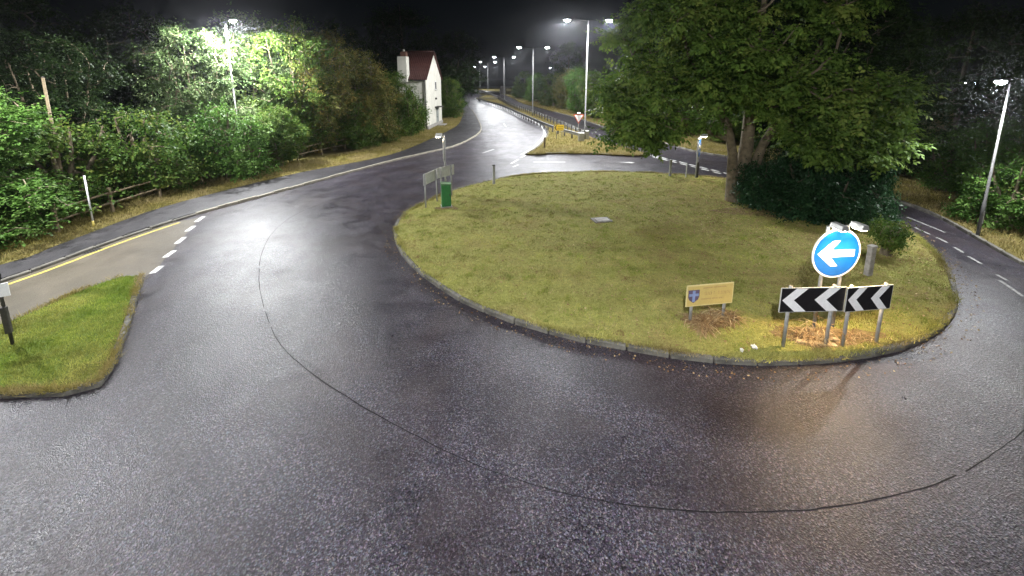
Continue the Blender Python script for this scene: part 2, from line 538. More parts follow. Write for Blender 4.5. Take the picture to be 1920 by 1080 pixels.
# ------------------------------------------------------------------ the setting
MB().sheet([(-900, -300), (900, -300), (900, 1500), (-900, 1500)], -0.06).build('ground', EARTH, kind='structure')
MB().sheet([(-60, -30), (50, -30), (50, 62), (-60, 62)], 0.0).build('road', ROAD, kind='structure')
MB().sheet([(-60, 62), (50, 62), (50, 260), (-60, 260)], 0.0).build('far_road', ROAD, kind='structure')

def surface(name, poly, z, mat):
    """A raised level area: its top sheet and its edge down into the ground."""
    return MB().prism([tuple(p) for p in poly], -0.05, z).build(name, mat, kind='structure')

isl_in = offset(island_edge, 0.14, True)
surface('island_ground', isl_in, 0.105, LAWN)
spl_in = offset(splitter, 0.13, True)
a_ = sum(SPL[i][0] * SPL[(i + 1) % len(SPL)][1] - SPL[(i + 1) % len(SPL)][0] * SPL[i][1] for i in range(len(SPL)))
if a_ < 0:
    spl_in = offset(splitter, -0.13, True)
b_ = sum(ISL[i][0] * ISL[(i + 1) % len(ISL)][1] - ISL[(i + 1) % len(ISL)][0] * ISL[i][1] for i in range(len(ISL)))
if b_ < 0:
    isl_in = offset(island_edge, -0.14, True)
surface('splitter_ground', spl_in, 0.10, SPLIT)
lk_in = offset(left_kerb, 0.14)
foot_poly = list(map(tuple, lk_in)) + list(map(tuple, footway_back[::-1]))
surface('footway', foot_poly, 0.10, FOOT)
verge_poly = list(map(tuple, footway_back)) + [(-120, 245), (-120, -11)]
surface('verge_beside_footway', [tuple(p) for p in verge_poly], 0.104, VERGE)
fb_in = offset(far_bank, 0.14)
bank_poly = list(map(tuple, fb_in)) + [(120, -24), (120, 235)]
surface('bank_ground', bank_poly, 0.10, VERGE)
med_in = MED
surface('median_ground', med_in, 0.10, VERGE)
# the paler surface of the side road
side_line = GL([(376, 408), (358, 428), (338, 452), (318, 476), (290, 509), (272, 519)])
side_poly = [tuple(p) for p in offset(left_kerb, -0.002) if p[1] < G(372, 404)[1] and p[1] > -8 and p[0] > -34]
side_poly = side_poly + side_line + [(-12.2, 9.3), (-14.3, 6.4), (-18.4, 1.6), (-27, -6)]
MB().sheet(side_poly, 0.004).build('side_road', SIDE, kind='structure')

# kerb stones, laid one by one
stone_mesh = MB().bbox((0, 0, 0.03), (0.868, 0.13, 0.20), 0.022).mesh('kerb_stone', KERB)
random.seed(4)
pale_stone = MB().bbox((0, 0, 0.03), (0.885, 0.125, 0.20), 0.018).mesh('kerb_stone', plain('pale_kerb_concrete', (0.36, 0.33, 0.26), 0.7, 0, 0.4, 3.0, 0.5))
def lay_kerb(name, line, side, closed=False, z=0.0, keep=lambda p: True, stone_mesh=stone_mesh):
    e = empty(name, kind='structure')
    pts = [np.array(p) for p in line]
    m = len(pts) if closed else len(pts) - 1
    for i in range(m):
        a, b = pts[i], pts[(i + 1) % len(pts)]
        d = b - a
        L = np.linalg.norm(d)
        if L < 0.2 or not keep((a + b) / 2):
            continue
        nrm = np.array([-d[1], d[0]]) / L * side
        c = (a + b) / 2 + nrm * 0.07
        o = place('kerb_stone', stone_mesh, e, (c[0], c[1], z + random.uniform(-0.02, 0.012)), math.atan2(d[1], d[0]) + random.uniform(-0.015, 0.015))
        o.rotation_euler[0] = random.uniform(-0.03, 0.03)
        o.scale = (L / 0.9, 1, 1)
    return e
lay_kerb('island_kerb', island_edge, 1 if b_ > 0 else -1, True, z=-0.018)
lay_kerb('splitter_kerb', splitter, 1 if a_ > 0 else -1, True, z=-0.03, keep=lambda p: p[1] > 3.5)
lay_kerb('footway_kerb', left_kerb, 1, keep=lambda p: 16.6 < p[1] < 75, stone_mesh=pale_stone)
lay_kerb('side_road_kerb', left_kerb, 1, z=-0.03, keep=lambda p: 3 < p[1] <= 16.6)
lay_kerb('bank_kerb', far_bank, 1, keep=lambda p: 8 < p[1] < 70)
ml = smooth(median_left, 0.9)
lay_kerb('median_kerb', ml, -1, z=0.008, keep=lambda p: p[1] < 75)
lay_kerb('median_front_kerb', smooth(median_front, 0.9), -1, z=0.008)

# seam in the asphalt around the roundabout
seam_px = [(770, 338), (700, 351), (620, 376), (555, 402), (512, 436), (490, 478), (486, 528), (496, 580), (522, 640), (572, 690), (650, 744), (740, 796), (850, 853), (960, 897), (1080, 930), (1200, 950),
           (1330, 960), (1450, 960), (1580, 948), (1700, 924), (1800, 888), (1880, 838), (1940, 790)]
sl = smooth(GL(seam_px), 0.22)
rs = np.random.RandomState(3)
sl = sl + rs.normal(0, 0.004, sl.shape)
sw = np.clip(np.convolve(rs.uniform(0.002, 0.028, len(sl)), np.ones(3) / 3, 'same'), 0.004, 0.04)
tn = np.gradient(sl, axis=0)
tn /= np.linalg.norm(tn, axis=1)[:, None]
nn_ = np.stack([-tn[:, 1], tn[:, 0]], 1)
sa_, sb_ = sl + nn_ * sw[:, None] / 2, sl - nn_ * sw[::-1][:, None] / 2
n_ = len(sl)
MB().add([(p[0], p[1], 0.004) for p in sa_] + [(p[0], p[1], 0.004) for p in sb_],
         [(i, n_ + i, n_ + i + 1, i + 1) for i in range(n_ - 1) if rs.uniform() > 0.06]).build('road_seam', SEAM, kind='structure')

# painted markings: every dash is its own piece
marks = empty('road_markings', kind='structure')
def dash(p0, p1, w, mat=WHITE_PAINT, name='marking_dash', z=0.0085):
    MB().ribbon(smooth([p0, p1], 0.5), w, z).build(name, mat, marks)
def pdash(a, b, w, **k):
    dash(G(*a), G(*b), w, **k)
for a, b in (((285, 513), (303, 499)), ((309, 483), (327, 470)), ((331, 457), (346, 445)), ((350, 434), (364, 424)), ((368, 416), (382, 406))):
    pdash(a, b, 0.17)
yl = np.array([p for p in offset(left_kerb, -0.30) if 3.0 < p[1] < G(362, 410)[1]])
MB().ribbon(yl, 0.13, 0.0085).build('yellow_line', YELLOW_PAINT, marks)
edge = offset(smooth(median_left, 0.6), 0.35)
MB().ribbon([p for p in edge if p[1] < 150], 0.16, 0.0085).build('edge_line', WHITE_PAINT, marks)
for a, b in (((889, 213), (892, 220)), ((896, 231), (900, 241))):
    pdash(a, b, 0.25)
for a, b in (((905, 287), (926, 280)), ((944, 231), (949, 238)), ((958, 307), (972, 299)), ((976, 296), (990, 289)), ((962, 313), (972, 309)), ((1000, 304), (1060, 304))):
    pdash(a, b, 0.16)
c0, c1 = G(1158, 304), G(1184, 305)
MB().sheet([c0, (c1[0], c1[1] - 0.18), (c1[0] + 0.25, c1[1]), (c1[0], c1[1] + 0.18)], 0.0085).build('marking_arrow', WHITE_PAINT, marks)
g0, g1 = np.array(G(1209, 290)), np.array(G(1364, 329))
gd = (g1 - g0) / np.linalg.norm(g1 - g0)
gn = np.array([-gd[1], gd[0]])
for row, (sft, off) in enumerate(((0.0, 0.0), (0.45, 0.38))):
    s = sft
    while s + 0.55 < np.linalg.norm(g1 - g0):
        dash(tuple(g0 + gd * s + gn * off), tuple(g0 + gd * (s + 0.58) + gn * off), 0.2)
        s += 0.9
for a, b in (((1668, 398), (1690, 408)), ((1700, 407), (1772, 436)), ((1716, 427), (1744, 440)), ((1756, 445), (1776, 455)), ((1790, 464), (1806, 474)), ((1816, 481), (1840, 495)),
             ((1868, 515), (1888, 526)), ((1874, 526), (1918, 556))):
    pdash(a, b, 0.085, mat=FADED)

# ------------------------------------------------------------------ grass
def blades(name, poly, n, hgt, wid, mat, seed, z=0.1, bias=None, label=None, bounds=None):
    r = np.random.RandomState(seed)
    poly = np.array(poly)
    lo, hi = (poly.min(0), poly.max(0)) if bounds is None else (np.array(bounds[0]), np.array(bounds[1]))
    P = np.zeros((0, 2))
    while len(P) < n:
        q = r.uniform(lo, hi, (n * 2, 2))
        if bias is not None:
            q = q[r.uniform(size=len(q)) < bias(q)]
        P = np.concatenate([P, q[inside(q, poly)]])
    P = P[:n]
    a = r.uniform(0, 2 * PI, n)
    h = hgt * r.uniform(0.5, 1.35, n)
    lean = r.normal(0, 0.45, (n, 2)) * h[:, None]
    w = wid * r.uniform(0.6, 1.3, n)
    dx = np.stack([np.cos(a) * w / 2, np.sin(a) * w / 2], 1)
    V = np.zeros((n, 3, 3))
    V[:, 0, :2] = P - dx
    V[:, 1, :2] = P + dx
    V[:, 2, :2] = P + lean
    V[:, :2, 2] = z - 0.005
    V[:, 2, 2] = z + h
    tint = np.clip(r.normal(0.5, 0.24, n), 0, 1)
    me = fast_mesh(name, V.reshape(-1, 3), 3, mat, tint)
    return place(name, me, kind='stuff', label=label, cat='grass' if label else None)

near = lambda q: np.clip(11.0 / (q[:, 1] + 1.0), 0.25, 1.0) ** 1.2
blades('lawn_grass', isl_in, 330000, 0.030, 0.014, B_LAWN, 1, 0.105, near, 'short yellowish mown grass covering the central island')
blades('splitter_grass', spl_in, 60000, 0.055, 0.015, B_GREEN, 2, 0.10, None, 'bright green grass on the small splitter island')
vb = [p for p in footway_back if 2 < p[1] < 60]
vpoly = [tuple(p) for p in vb] + [tuple(p) for p in (np.array(offset(vb, 3.6)))[::-1]]
blades('verge_grass', vpoly, 70000, 0.13, 0.022, B_VERGE, 3, 0.104, None, 'dry yellow grass strip between footway and hedge')
bb = [p for p in fb_in if 8 < p[1] < 100]
bpoly = [tuple(p) for p in bb] + [tuple(p) for p in (np.array(offset(bb, 4.0)))[::-1]]
blades('bank_grass', bpoly, 60000, 0.12, 0.03, B_VERGE, 4, 0.10, None, 'dry grass bank beyond the far carriageway')
blades('median_grass', [p for p in MED if p[1] < 110], 40000, 0.10, 0.03, B_VERGE, 5, 0.10, lambda q: np.clip(40 / q[:, 1], 0, 1), 'patchy grass on the central reservation')
# coarse tufts and fallen leaves scattered over the lawn
def tufts(name, poly, n, per, hgt, wid, mat, seed, label):
    r = np.random.RandomState(seed)
    poly = np.array(poly)
    q = r.uniform(poly.min(0), poly.max(0), (n * 3, 2))
    q = q[inside(q, poly)][:n]
    c = np.repeat(np.arange(len(q)), per)
    k = r.uniform(0.4, 1.3, len(q))[c]
    P_ = q[c] + r.normal(0, 0.05, (len(c), 2)) * (0.5 + k)[:, None]
    m = len(c)
    a = r.uniform(0, 2 * PI, m)
    h = hgt * k * r.uniform(0.6, 1.3, m)
    V = np.zeros((m, 3, 3))
    dx = np.stack([np.cos(a), np.sin(a)], 1) * wid / 2
    V[:, 0, :2] = P_ - dx
    V[:, 1, :2] = P_ + dx
    V[:, 2, :2] = P_ + r.normal(0, 0.6, (m, 2)) * h[:, None]
    V[:, :2, 2] = 0.1
    V[:, 2, 2] = 0.1 + h
    tt = np.clip(r.uniform(0.1, 0.9, len(q))[c] + r.normal(0, 0.12, m), 0, 1)
    return place(name, fast_mesh(name, V.reshape(-1, 3), 3, mat, tt), kind='stuff', label=label, cat='grass')
tufts('lawn_tufts', isl_in, 1500, 26, 0.065, 0.016, B_GREEN, 61, 'coarser green tufts scattered through the island lawn')
tufts('lawn_straw', isl_in, 900, 22, 0.05, 0.016, B_DEAD, 62, 'patches of dead straw through the island lawn')
def fallen(name, poly, n, size, seed, z, label, weight):
    r = np.random.RandomState(seed)
    poly = np.array(poly)
    q = r.uniform(poly.min(0), poly.max(0), (n * 30, 2))
    q = q[inside(q, poly)]
    q = q[r.uniform(size=len(q)) < weight(q)][:n]
    m = len(q)
    a = r.uniform(0, 2 * PI, m)
    L = size * r.uniform(0.5, 1.3, m)
    d = np.stack([np.cos(a), np.sin(a)], 1) * L[:, None]
    e = np.stack([-np.sin(a), np.cos(a)], 1) * (L * 0.35)[:, None]
    V = np.zeros((m, 4, 3))
    V[:, 0, :2], V[:, 1, :2], V[:, 2, :2], V[:, 3, :2] = q - d / 2, q + e, q + d / 2, q - e
    V[:, :, 2] = z + r.uniform(0.0, 0.025, (m, 4))
    return place(name, fast_mesh(name, V.reshape(-1, 4 - 1 if False else 3), 4, B_DEAD, np.clip(r.normal(0.4, 0.25, m), 0, 1)), kind='stuff', label=label, cat='leaves')
fallen('fallen_leaves', isl_in, 12000, 0.065, 63, 0.125, 'brown fallen leaves on the lawn around the ash', lambda q: np.exp(-((q[:, 0] - 11) ** 2 + (q[:, 1] - 18) ** 2) / 45))
gutter = [tuple(p) for p in offset(island_edge, -0.02 if b_ > 0 else 0.02, True)] + [tuple(p) for p in offset(island_edge, -0.45 if b_ > 0 else 0.45, True)[::-1]]
fallen('gutter_leaves', gutter, 1400, 0.05, 64, 0.006, 'small wet leaves gathered in the gutter round the island', lambda q: np.full(len(q), 0.5))
# ragged grass creeping over the kerbs
def fringe(name, line, n, spread, hgt, wid, mat, seed, z, label, shift=0.0):
    r = np.random.RandomState(seed)
    line = np.array(line)
    i = r.randint(0, len(line) - 1, n)
    t = r.uniform(size=n)[:, None]
    # clumped along the line
    dens = np.interp(i + t[:, 0], np.arange(len(line)), r.uniform(size=len(line)) ** 2.2)
    keep = r.uniform(size=n) < dens
    i, t = i[keep], t[keep]
    P = line[i] * (1 - t) + line[i + 1] * t
    P += r.normal(0, spread, P.shape)
    n = len(P)
    a = r.uniform(0, 2 * PI, n)
    h = hgt * r.uniform(0.4, 1.4, n)
    V = np.zeros((n, 3, 3))
    dx = np.stack([np.cos(a), np.sin(a)], 1) * wid / 2
    V[:, 0, :2] = P - dx
    V[:, 1, :2] = P + dx
    V[:, 2, :2] = P + r.normal(0, 0.7, (n, 2)) * h[:, None]
    V[:, :2, 2] = z
    V[:, 2, 2] = z + h
    return place(name, fast_mesh(name, V.reshape(-1, 3), 3, mat, np.clip(r.normal(0.55, 0.25, n), 0, 1)), kind='stuff', label=label, cat='grass')
fringe('island_edge_grass', offset(island_edge, 0.10 if b_ > 0 else -0.10, True), 60000, 0.055, 0.09, 0.016, B_LAWN, 7, 0.1, 'ragged grass tufts creeping over the island kerb')
fringe('splitter_edge_grass', offset(splitter, 0.07 if a_ > 0 else -0.07, True), 30000, 0.05, 0.09, 0.016, B_VERGE, 8, 0.1, 'dry grass tufts along the splitter kerb')
fringe('median_edge_grass', smooth(median_front, 0.5), 4000, 0.12, 0.22, 0.03, B_VERGE, 9, 0.1, 'weeds along the front kerb of the central reservation')

# ------------------------------------------------------------------ trees
def branch_mesh(name, nodes, parents, counts, base_r, mat, limbs):
    mb = MB()
    for pts, rr in limbs:
        mb.tube(pts, rr, 9, False)
    for i, p in enumerate(parents):
        if p < 0:
            continue
        r1 = min(0.16, base_r * math.sqrt(counts[i])) + 0.006
        r0 = min(0.20, base_r * math.sqrt(max(counts[i], min(counts[p], counts[i] * 3)))) + 0.006
        mb.tube([nodes[p], nodes[i]], [r0, r1], 5, False)
    return mb.mesh(name, mat, True)

def tree_meshes(seed, limbs, lobes, n_clumps, per, leaf, spread, bark, leafmat, pinnate=False, base_r=0.012, shell=0.45, droop=0.35):
    """limbs: explicit stems [(points, radii)]; lobes: ellipsoids (centre, radii, share). Returns trunk and crown meshes."""
    r = np.random.RandomState(seed)
    cl = []
    sh = np.array([l[2] for l in lobes], float)
    sh /= sh.sum()
    for (c, rr, _), s in zip(lobes, sh):
        k = int(round(n_clumps * s))
        d = unit(r.normal(size=(k, 3)))
        q = r.uniform(shell, 1.0, k) ** 0.6
        cl.append(np.array(c) + d * q[:, None] * np.array(rr))
    cl = np.concatenate(cl)
    cl = cl[cl[:, 2] > 0.12]
    nodes, parents = [], []
    for pts, rr in limbs:
        pr = -1
        pts = smooth(pts, 0.6)
        for k, p in enumerate(pts):
            nodes.append(np.array(p, float)); parents.append(-1)
    n_limb = len(nodes)
    root = np.array(limbs[0][0][0], float)
    order = np.argsort(np.linalg.norm(cl - np.array([root[0], root[1], cl[:, 2].mean()]), axis=1))
    counts = [0] * n_limb
    for i in order:
        c = cl[i]
        A = np.array(nodes)
        d = np.linalg.norm(A - c, axis=1) + np.where(A[:, 2] > c[2] + 0.4, 2.0, 0.0)
        j = int(np.argmin(d))
        p, q = A[j], c
        mid = (p + q) / 2 + r.normal(0, 0.08, 3) * np.linalg.norm(q - p) + np.array([0, 0, 0.10 * np.linalg.norm(q - p)])
        nodes.append(mid); parents.append(j if j >= n_limb else j); counts.append(0)
        nodes.append(q); parents.append(len(nodes) - 2); counts.append(0)
        k = len(nodes) - 1
        while k >= n_limb and k >= 0:
            counts[k] += 1
            k = parents[k]
    trunk = branch_mesh('trunk', nodes, parents, counts, base_r, bark, [(p, rr) for p, rr in limbs])
    # leaves
    m = len(cl)
    clump_t = r.normal(0, 0.16, m)
    size = spread * r.uniform(0.6, 1.3, m)
    n = m * per
    ci = np.repeat(np.arange(m), per)
    o = r.normal(size=(n, 3))
    o *= (np.abs(r.normal(0, 0.75, n)) / (np.linalg.norm(o, axis=1) + 1e-9))[:, None]
    org = cl[ci] + o * size[ci][:, None] * np.array([1.0, 1.0, 0.62])
    ax = unit(o * np.array([1, 1, 0.5]) + r.normal(0, 0.45, (n, 3)) + np.array([0, 0, -droop]))
    up = np.tile(np.array([0, 0, 1.0]), (n, 1)) + r.normal(0, 0.35, (n, 3))
    sd = unit(np.cross(ax, up))
    K = 7 if pinnate else 5
    B, D, S, L = [], [], [], []
    rl = leaf * (3.2 if pinnate else 2.4) * r.uniform(0.7, 1.25, n)
    for k in range(K):
        if k == K - 1:
            B.append(org + ax * rl[:, None]); dd = ax
        else:
            s = 1 if k % 2 else -1
            f = 0.25 + 0.75 * (k // 2 + 0.5) / (K // 2)
            B.append(org + ax * (rl * f)[:, None] + (0 if pinnate else 1) * r.normal(0, 0.04, (n, 3)))
            dd = unit(ax * 0.55 + sd * s * 0.85 + np.array([0, 0, -0.22]) + r.normal(0, 0.16 if pinnate else 0.4, (n, 3)))
        D.append(dd)
        nn = unit(np.cross(sd, ax) + r.normal(0, 0.3, (n, 3)))
        S.append(unit(np.cross(dd, nn)))
        L.append(leaf * r.uniform(0.7, 1.25, n))
    B, D, S, L = np.concatenate(B), np.concatenate(D), np.concatenate(S), np.concatenate(L)
    wf = 0.30 if pinnate else 0.34
    V = np.zeros((len(B), 4, 3))
    V[:, 0] = B
    V[:, 1] = B + D * (L * 0.5)[:, None] + S * (L * wf)[:, None]
    V[:, 2] = B + D * L[:, None] - np.array([0, 0, 1.0]) * (L * 0.12)[:, None]
    V[:, 3] = B + D * (L * 0.5)[:, None] - S * (L * wf)[:, None]
    t = np.tile(clump_t[ci], K) + r.normal(0.45, 0.17, len(B))
    ok = V[:, :, 2].min(1) > 0.02
    crown = fast_mesh('crown', V[ok].reshape(-1, 3), 4, leafmat, np.clip(t, 0, 1)[ok])
    return trunk, crown

def plant(name, meshes, loc, label, cat='tree', group=None, rz=0.0, sc=(1, 1, 1), mat=None):
    e = empty(name, (loc[0], loc[1], loc[2] if len(loc) > 2 else 0.09), rz, label, cat, group)
    e.scale = sc
    for part, me in zip(('trunk', 'crown'), meshes):
        o = place(part, me, e)
        if part == 'crown' and mat is not None:
            o.material_slots[0].link = 'OBJECT'
            o.material_slots[0].material = mat
    return e

# the great ash on the island
ash_limbs = [([(0, 0, 0), (0.08, 0, 1.2), (0.25, 0.1, 2.8), (0.30, 0.2, 4.6), (0.2, 0.3, 6.6), (0.5, 0.3, 9.0), (0.5, 0.4, 11.5)], [0.46, 0.34, 0.29, 0.24, 0.19, 0.13, 0.06]),
             ([(-0.30, -0.05, 0), (-0.42, -0.1, 1.2), (-0.55, -0.2, 2.4), (-1.0, -0.4, 3.7), (-2.0, -0.7, 5.2), (-3.2, -0.9, 6.8), (-3.9, -0.9, 8.4)], [0.30, 0.24, 0.21, 0.18, 0.14, 0.10, 0.05]),
             ([(0.32, -0.1, 0), (0.40, -0.2, 1.2), (0.75, -0.3, 2.8), (1.6, -0.4, 4.6), (2.6, -0.4, 6.6), (3.2, -0.2, 9.0)], [0.28, 0.22, 0.19, 0.16, 0.12, 0.05]),
             ([(-0.75, -0.25, 3.0), (-2.0, -0.4, 3.5), (-3.4, -0.4, 3.9), (-5.0, -0.2, 4.0)], [0.12, 0.10, 0.07, 0.03])]
ash_lobes = [((0.2, 0.2, 9.4), (4.6, 4.0, 4.2), 5.0), ((-3.8, -0.6, 7.6), (3.0, 3.0, 2.6), 2.6), ((-4.0, -0.3, 5.0), (2.9, 2.6, 1.7), 2.4), ((-1.4, -1.8, 6.1), (2.4, 1.8, 1.4), 1.4),
             ((2.6, -2.0, 5.0), (2.8, 2.2, 2.0), 2.2), ((-5.3, 0.2, 3.5), (1.6, 1.8, 0.8), 0.7), ((2.6, -2.7, 3.3), (2.2, 1.2, 0.9), 1.0), ((3.6, -1.4, 3.7), (1.7, 1.4, 1.2), 0.9)]
ash = tree_meshes(11, ash_limbs, ash_lobes, 420, 46, 0.17, 0.44, BARK, L_ASH, True, 0.014, 0.35)
bx, by = G(1382, 376, 0.1)
plant('ash_tree', ash, (bx, by, 0.08), 'large ash tree with several pale stems rising from the central island')
dk_limbs = [([(0, 0, 0), (0.1, 0, 1.5), (0.4, 0.1, 3.2), (0.6, 0.1, 5.5), (0.9, 0.1, 8), (0.9, 0, 10)], [0.34, 0.27, 0.22, 0.17, 0.11, 0.05])]
dk_lobes = [((0.8, 0, 7.4), (4.2, 3.6, 3.8), 5.0), ((2.6, -0.6, 4.2), (2.8, 2.6, 2.4), 3.0), ((3.6, -0.8, 2.6), (1.9, 2.0, 1.4), 1.4), ((-1.4, -1.0, 4.2), (2.2, 2.0, 1.8), 1.8)]
dark = tree_meshes(12, dk_limbs, dk_lobes, 420, 42, 0.13, 0.6, BARKDARK, L_SHADED, True, 0.014, 0.35)
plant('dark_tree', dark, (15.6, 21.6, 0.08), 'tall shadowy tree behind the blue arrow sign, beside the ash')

def stemset(h, n, rad_, seed):
    r = np.random.RandomState(seed)
    out = []
    for k in range(n):
        a = 2 * PI * k / n + r.uniform(-0.5, 0.5)
        q = rad_ * r.uniform(0.3, 0.7)
        out.append(([(0.12 * math.cos(a), 0.12 * math.sin(a), 0), (q * 0.3 * math.cos(a), q * 0.3 * math.sin(a), h * 0.3), (q * 0.8 * math.cos(a), q * 0.8 * math.sin(a), h * 0.62), (q * math.cos(a), q * math.sin(a), h * 0.86)],
                    [0.10, 0.08, 0.05, 0.02]))
    return out
SHR = [tree_meshes(21, stemset(8, 4, 2.6, 1), [((0, 0, 5.4), (2.5, 2.5, 2.8), 3), ((0.9, -0.7, 2.6), (2.3, 2.2, 2.2), 2.2), ((-1.0, -0.8, 2.2), (2.1, 2.1, 2.0), 2), ((0.2, -1.2, 0.9), (2.4, 1.7, 0.9), 1)], 300, 34, 0.115, 0.5, BARK, L_SHRUB),
       tree_meshes(22, stemset(8, 5, 2.8, 2), [((-0.3, 0, 5.8), (2.2, 2.3, 2.4), 2.6), ((1.3, -0.4, 4.0), (1.9, 2.0, 2.0), 2), ((-1.3, -0.6, 3.2), (2.0, 2.0, 2.1), 2), ((0.1, -1.0, 1.4), (2.6, 1.9, 1.3), 1.6)], 300, 34, 0.115, 0.5, BARK, L_HAW),
       tree_meshes(23, stemset(8, 4, 2.4, 3), [((0.4, 0, 6.0), (2.0, 2.0, 2.2), 2.2), ((-0.6, -0.3, 4.0), (2.4, 2.3, 2.0), 2.4), ((0.8, -0.9, 2.0), (2.3, 2.0, 1.8), 2)], 280, 34, 0.12, 0.52, BARK, L_LIME)]
BSH = [tree_meshes(31, stemset(3.2, 5, 1.5, 4), [((0, 0, 1.7), (1.5, 1.5, 1.4), 3), ((0.5, -0.3, 0.8), (1.5, 1.4, 0.8), 2)], 110, 30, 0.10, 0.34, BARK, L_LIME),
       tree_meshes(32, stemset(3.0, 5, 1.5, 5), [((-0.2, 0, 1.6), (1.5, 1.4, 1.3), 3), ((-0.6, -0.3, 0.7), (1.3, 1.3, 0.7), 2)], 110, 30, 0.10, 0.34, BARK, L_SHRUB)]
TAL = [tree_meshes(41, [([(0, 0, 0), (0.1, 0, 2.5), (0, 0.2, 5.5), (0.2, 0.1, 9), (0.1, 0, 11.5)], [0.28, 0.22, 0.17, 0.10, 0.03])], [((0, 0, 8.4), (3.4, 3.4, 3.8), 4), ((1.2, -0.6, 5.0), (2.8, 2.6, 2.4), 2), ((-1.3, -0.4, 4.4), (2.6, 2.6, 2.4), 2)], 300, 30, 0.15, 0.6, BARKDARK, L_SHADED),
       tree_meshes(42, [([(0, 0, 0), (-0.1, 0, 2.5), (0.2, 0.2, 5.5), (0, 0.1, 9), (0.2, 0, 11.5)], [0.26, 0.20, 0.16, 0.10, 0.03])], [((0, 0, 8.0), (3.8, 3.6, 3.6), 4), ((-1.0, -0.6, 4.8), (3.0, 2.8, 2.6), 2), ((1.4, -0.2, 3.6), (2.4, 2.4, 2.2), 1.6)], 300, 30, 0.15, 0.6, BARKDARK, L_SHADED)]

hedge_group = 'trees and shrubs behind the footway'
for me, x, y, sx, sz, rz, lab, mat in (
        (SHR[2], -19.6, 13.8, 1.0, 0.70, 0.4, 'bright green shrub by the frame edge, above the thin dark sign pole', L_LIME),
        (BSH[1], -19.5, 17.0, 1.45, 1.45, 1.2, 'low shrub around the foot of the tall bare telegraph pole', None),
        (BSH[0], -18.7, 19.6, 1.4, 1.45, 2.0, 'low leafy bush just beyond the thin white marker pole', L_SHRUB),
        (SHR[0], -20.0, 25.2, 1.0, 1.12, 0.9, 'half-lit tree between the telegraph pole and the lamp-lit tree', L_LAMPLIT),
        (SHR[1], -22.4, 19.6, 1.0, 0.95, 3.3, 'dull dark tree behind the low bushes near the telegraph pole', L_SHADED),
        (SHR[2], -15.4, 26.0, 0.6, 0.5, 3.3, 'small leafy tree at the verge just past the lone street lamp', L_SHRUB),
        (SHR[0], -13.4, 33.4, 0.7, 0.62, 1.3, 'lower green bush filling the foot of the hawthorns', None),
        (BSH[0], -16.9, 23.2, 1.3, 1.45, 0.9, 'leafy bush before the column of the lone street lamp', None),
        (SHR[2], -19.6, 29.8, 1.2, 1.28, 2.2, 'brightly lit pale tree directly below the lone street lamp', L_LAMPLIT),
        (SHR[0], -15.9, 29.6, 1.05, 1.24, 4.1, 'tall lit tree to the house side of the lone street lamp', None),
        (SHR[1], -14.6, 32.4, 1.05, 1.15, 5.0, 'reddish green hawthorn midway between lone street lamp and house', None),
        (SHR[1], -13.0, 35.4, 0.95, 0.98, 1.0, 'brown-tinged hawthorn two trees short of the house chimney', None),
        (SHR[0], -12.0, 41.0, 0.9, 0.80, 2.6, 'dense green tree just below the house chimney', None),
        (BSH[0], -10.3, 40.4, 1.15, 1.45, 3.0, 'feathery green bush at the foot of the white house', L_SHRUB),
        (BSH[1], -11.3, 37.2, 1.1, 0.9, 0.3, 'low bush at the footway edge before the white house', None)):
    plant('shrub_tree' if me in SHR else 'hedge_shrub', me, (x, y), lab, 'tree' if me in SHR else 'shrub', hedge_group, rz, (sx, sx, sz), mat)
for k, (me, x, y, s, rz, lab) in enumerate((
        (TAL[0], -30.0, 16.5, 0.95, 0.0, 'dark tree rising behind the bright green shrub at the frame edge'),
        (TAL[1], -29.5, 23.0, 1.0, 1.0, 'dark tree rising behind the telegraph pole'),
        (TAL[0], -28.5, 31.0, 0.92, 2.0, 'dark tree behind the lamp-lit pale tree'),
        (TAL[1], -23.0, 37.5, 0.95, 3.0, 'dark tree behind the row of hawthorns'),
        (TAL[0], -18.5, 43.5, 0.95, 4.0, 'dark tree behind the chimney end of the house'),
        (TAL[1], -17.0, 63.0, 1.45, 5.0, 'tallest black tree crown rising behind the red roof'),
        (TAL[0], -9.5, 72.0, 1.15, 0.7, 'dark tree rising just past the white gable'))):
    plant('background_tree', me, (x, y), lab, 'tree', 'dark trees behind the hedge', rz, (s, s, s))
for me, x, y, sx, sz, rz, lab, mat in (
        (SHR[0], -9.2, 59.5, 0.72, 0.72, 0.0, 'green tree against the white gable on its road side', None),
        (SHR[2], -11.0, 74.0, 0.85, 0.75, 1.4, 'yellow-green tree overhanging the bend beyond the house', None),
        (SHR[0], -17.5, 100.0, 1.1, 0.85, 2.4, 'farthest tree on the house side where the road bends away', None)):
    plant('roadside_tree', me, (x, y), lab, 'tree', 'trees beyond the house', rz, (sx, sx, sz), mat)
far_labels = ['tree behind the far carriageway nearest the double lamp, on its ash side', 'rounded tree directly behind the tall double lamp post', 'pale lit tree behind the inverted triangle sign',
              'lit tree just beyond the yellow arrow sign', 'tree at the middle of the far bank row', 'bushy tree where the far bank begins to bend', 'small tree near the end of the far bank row', 'last tree of the far bank before the bend',
              'tree partly hidden by the hanging ash branches', 'tree seen under the ash crown by the broken white lines', 'tree behind the ash stems across the road']
far_spots = [(14.6, 49.0, 0.85, 0.80), (14.0, 54.5, 0.9, 0.82), (11.6, 58.5, 0.85, 0.85), (10.6, 65.0, 0.95, 0.92), (10.0, 73.0, 0.9, 0.9), (8.6, 83.0, 0.95, 0.85), (6.2, 97.0, 1.0, 0.85), (3.5, 118.0, 1.2, 0.95),
             (17.5, 43.0, 0.9, 0.80), (20.0, 37.5, 0.9, 0.7), (23.0, 32.5, 0.9, 0.75)]
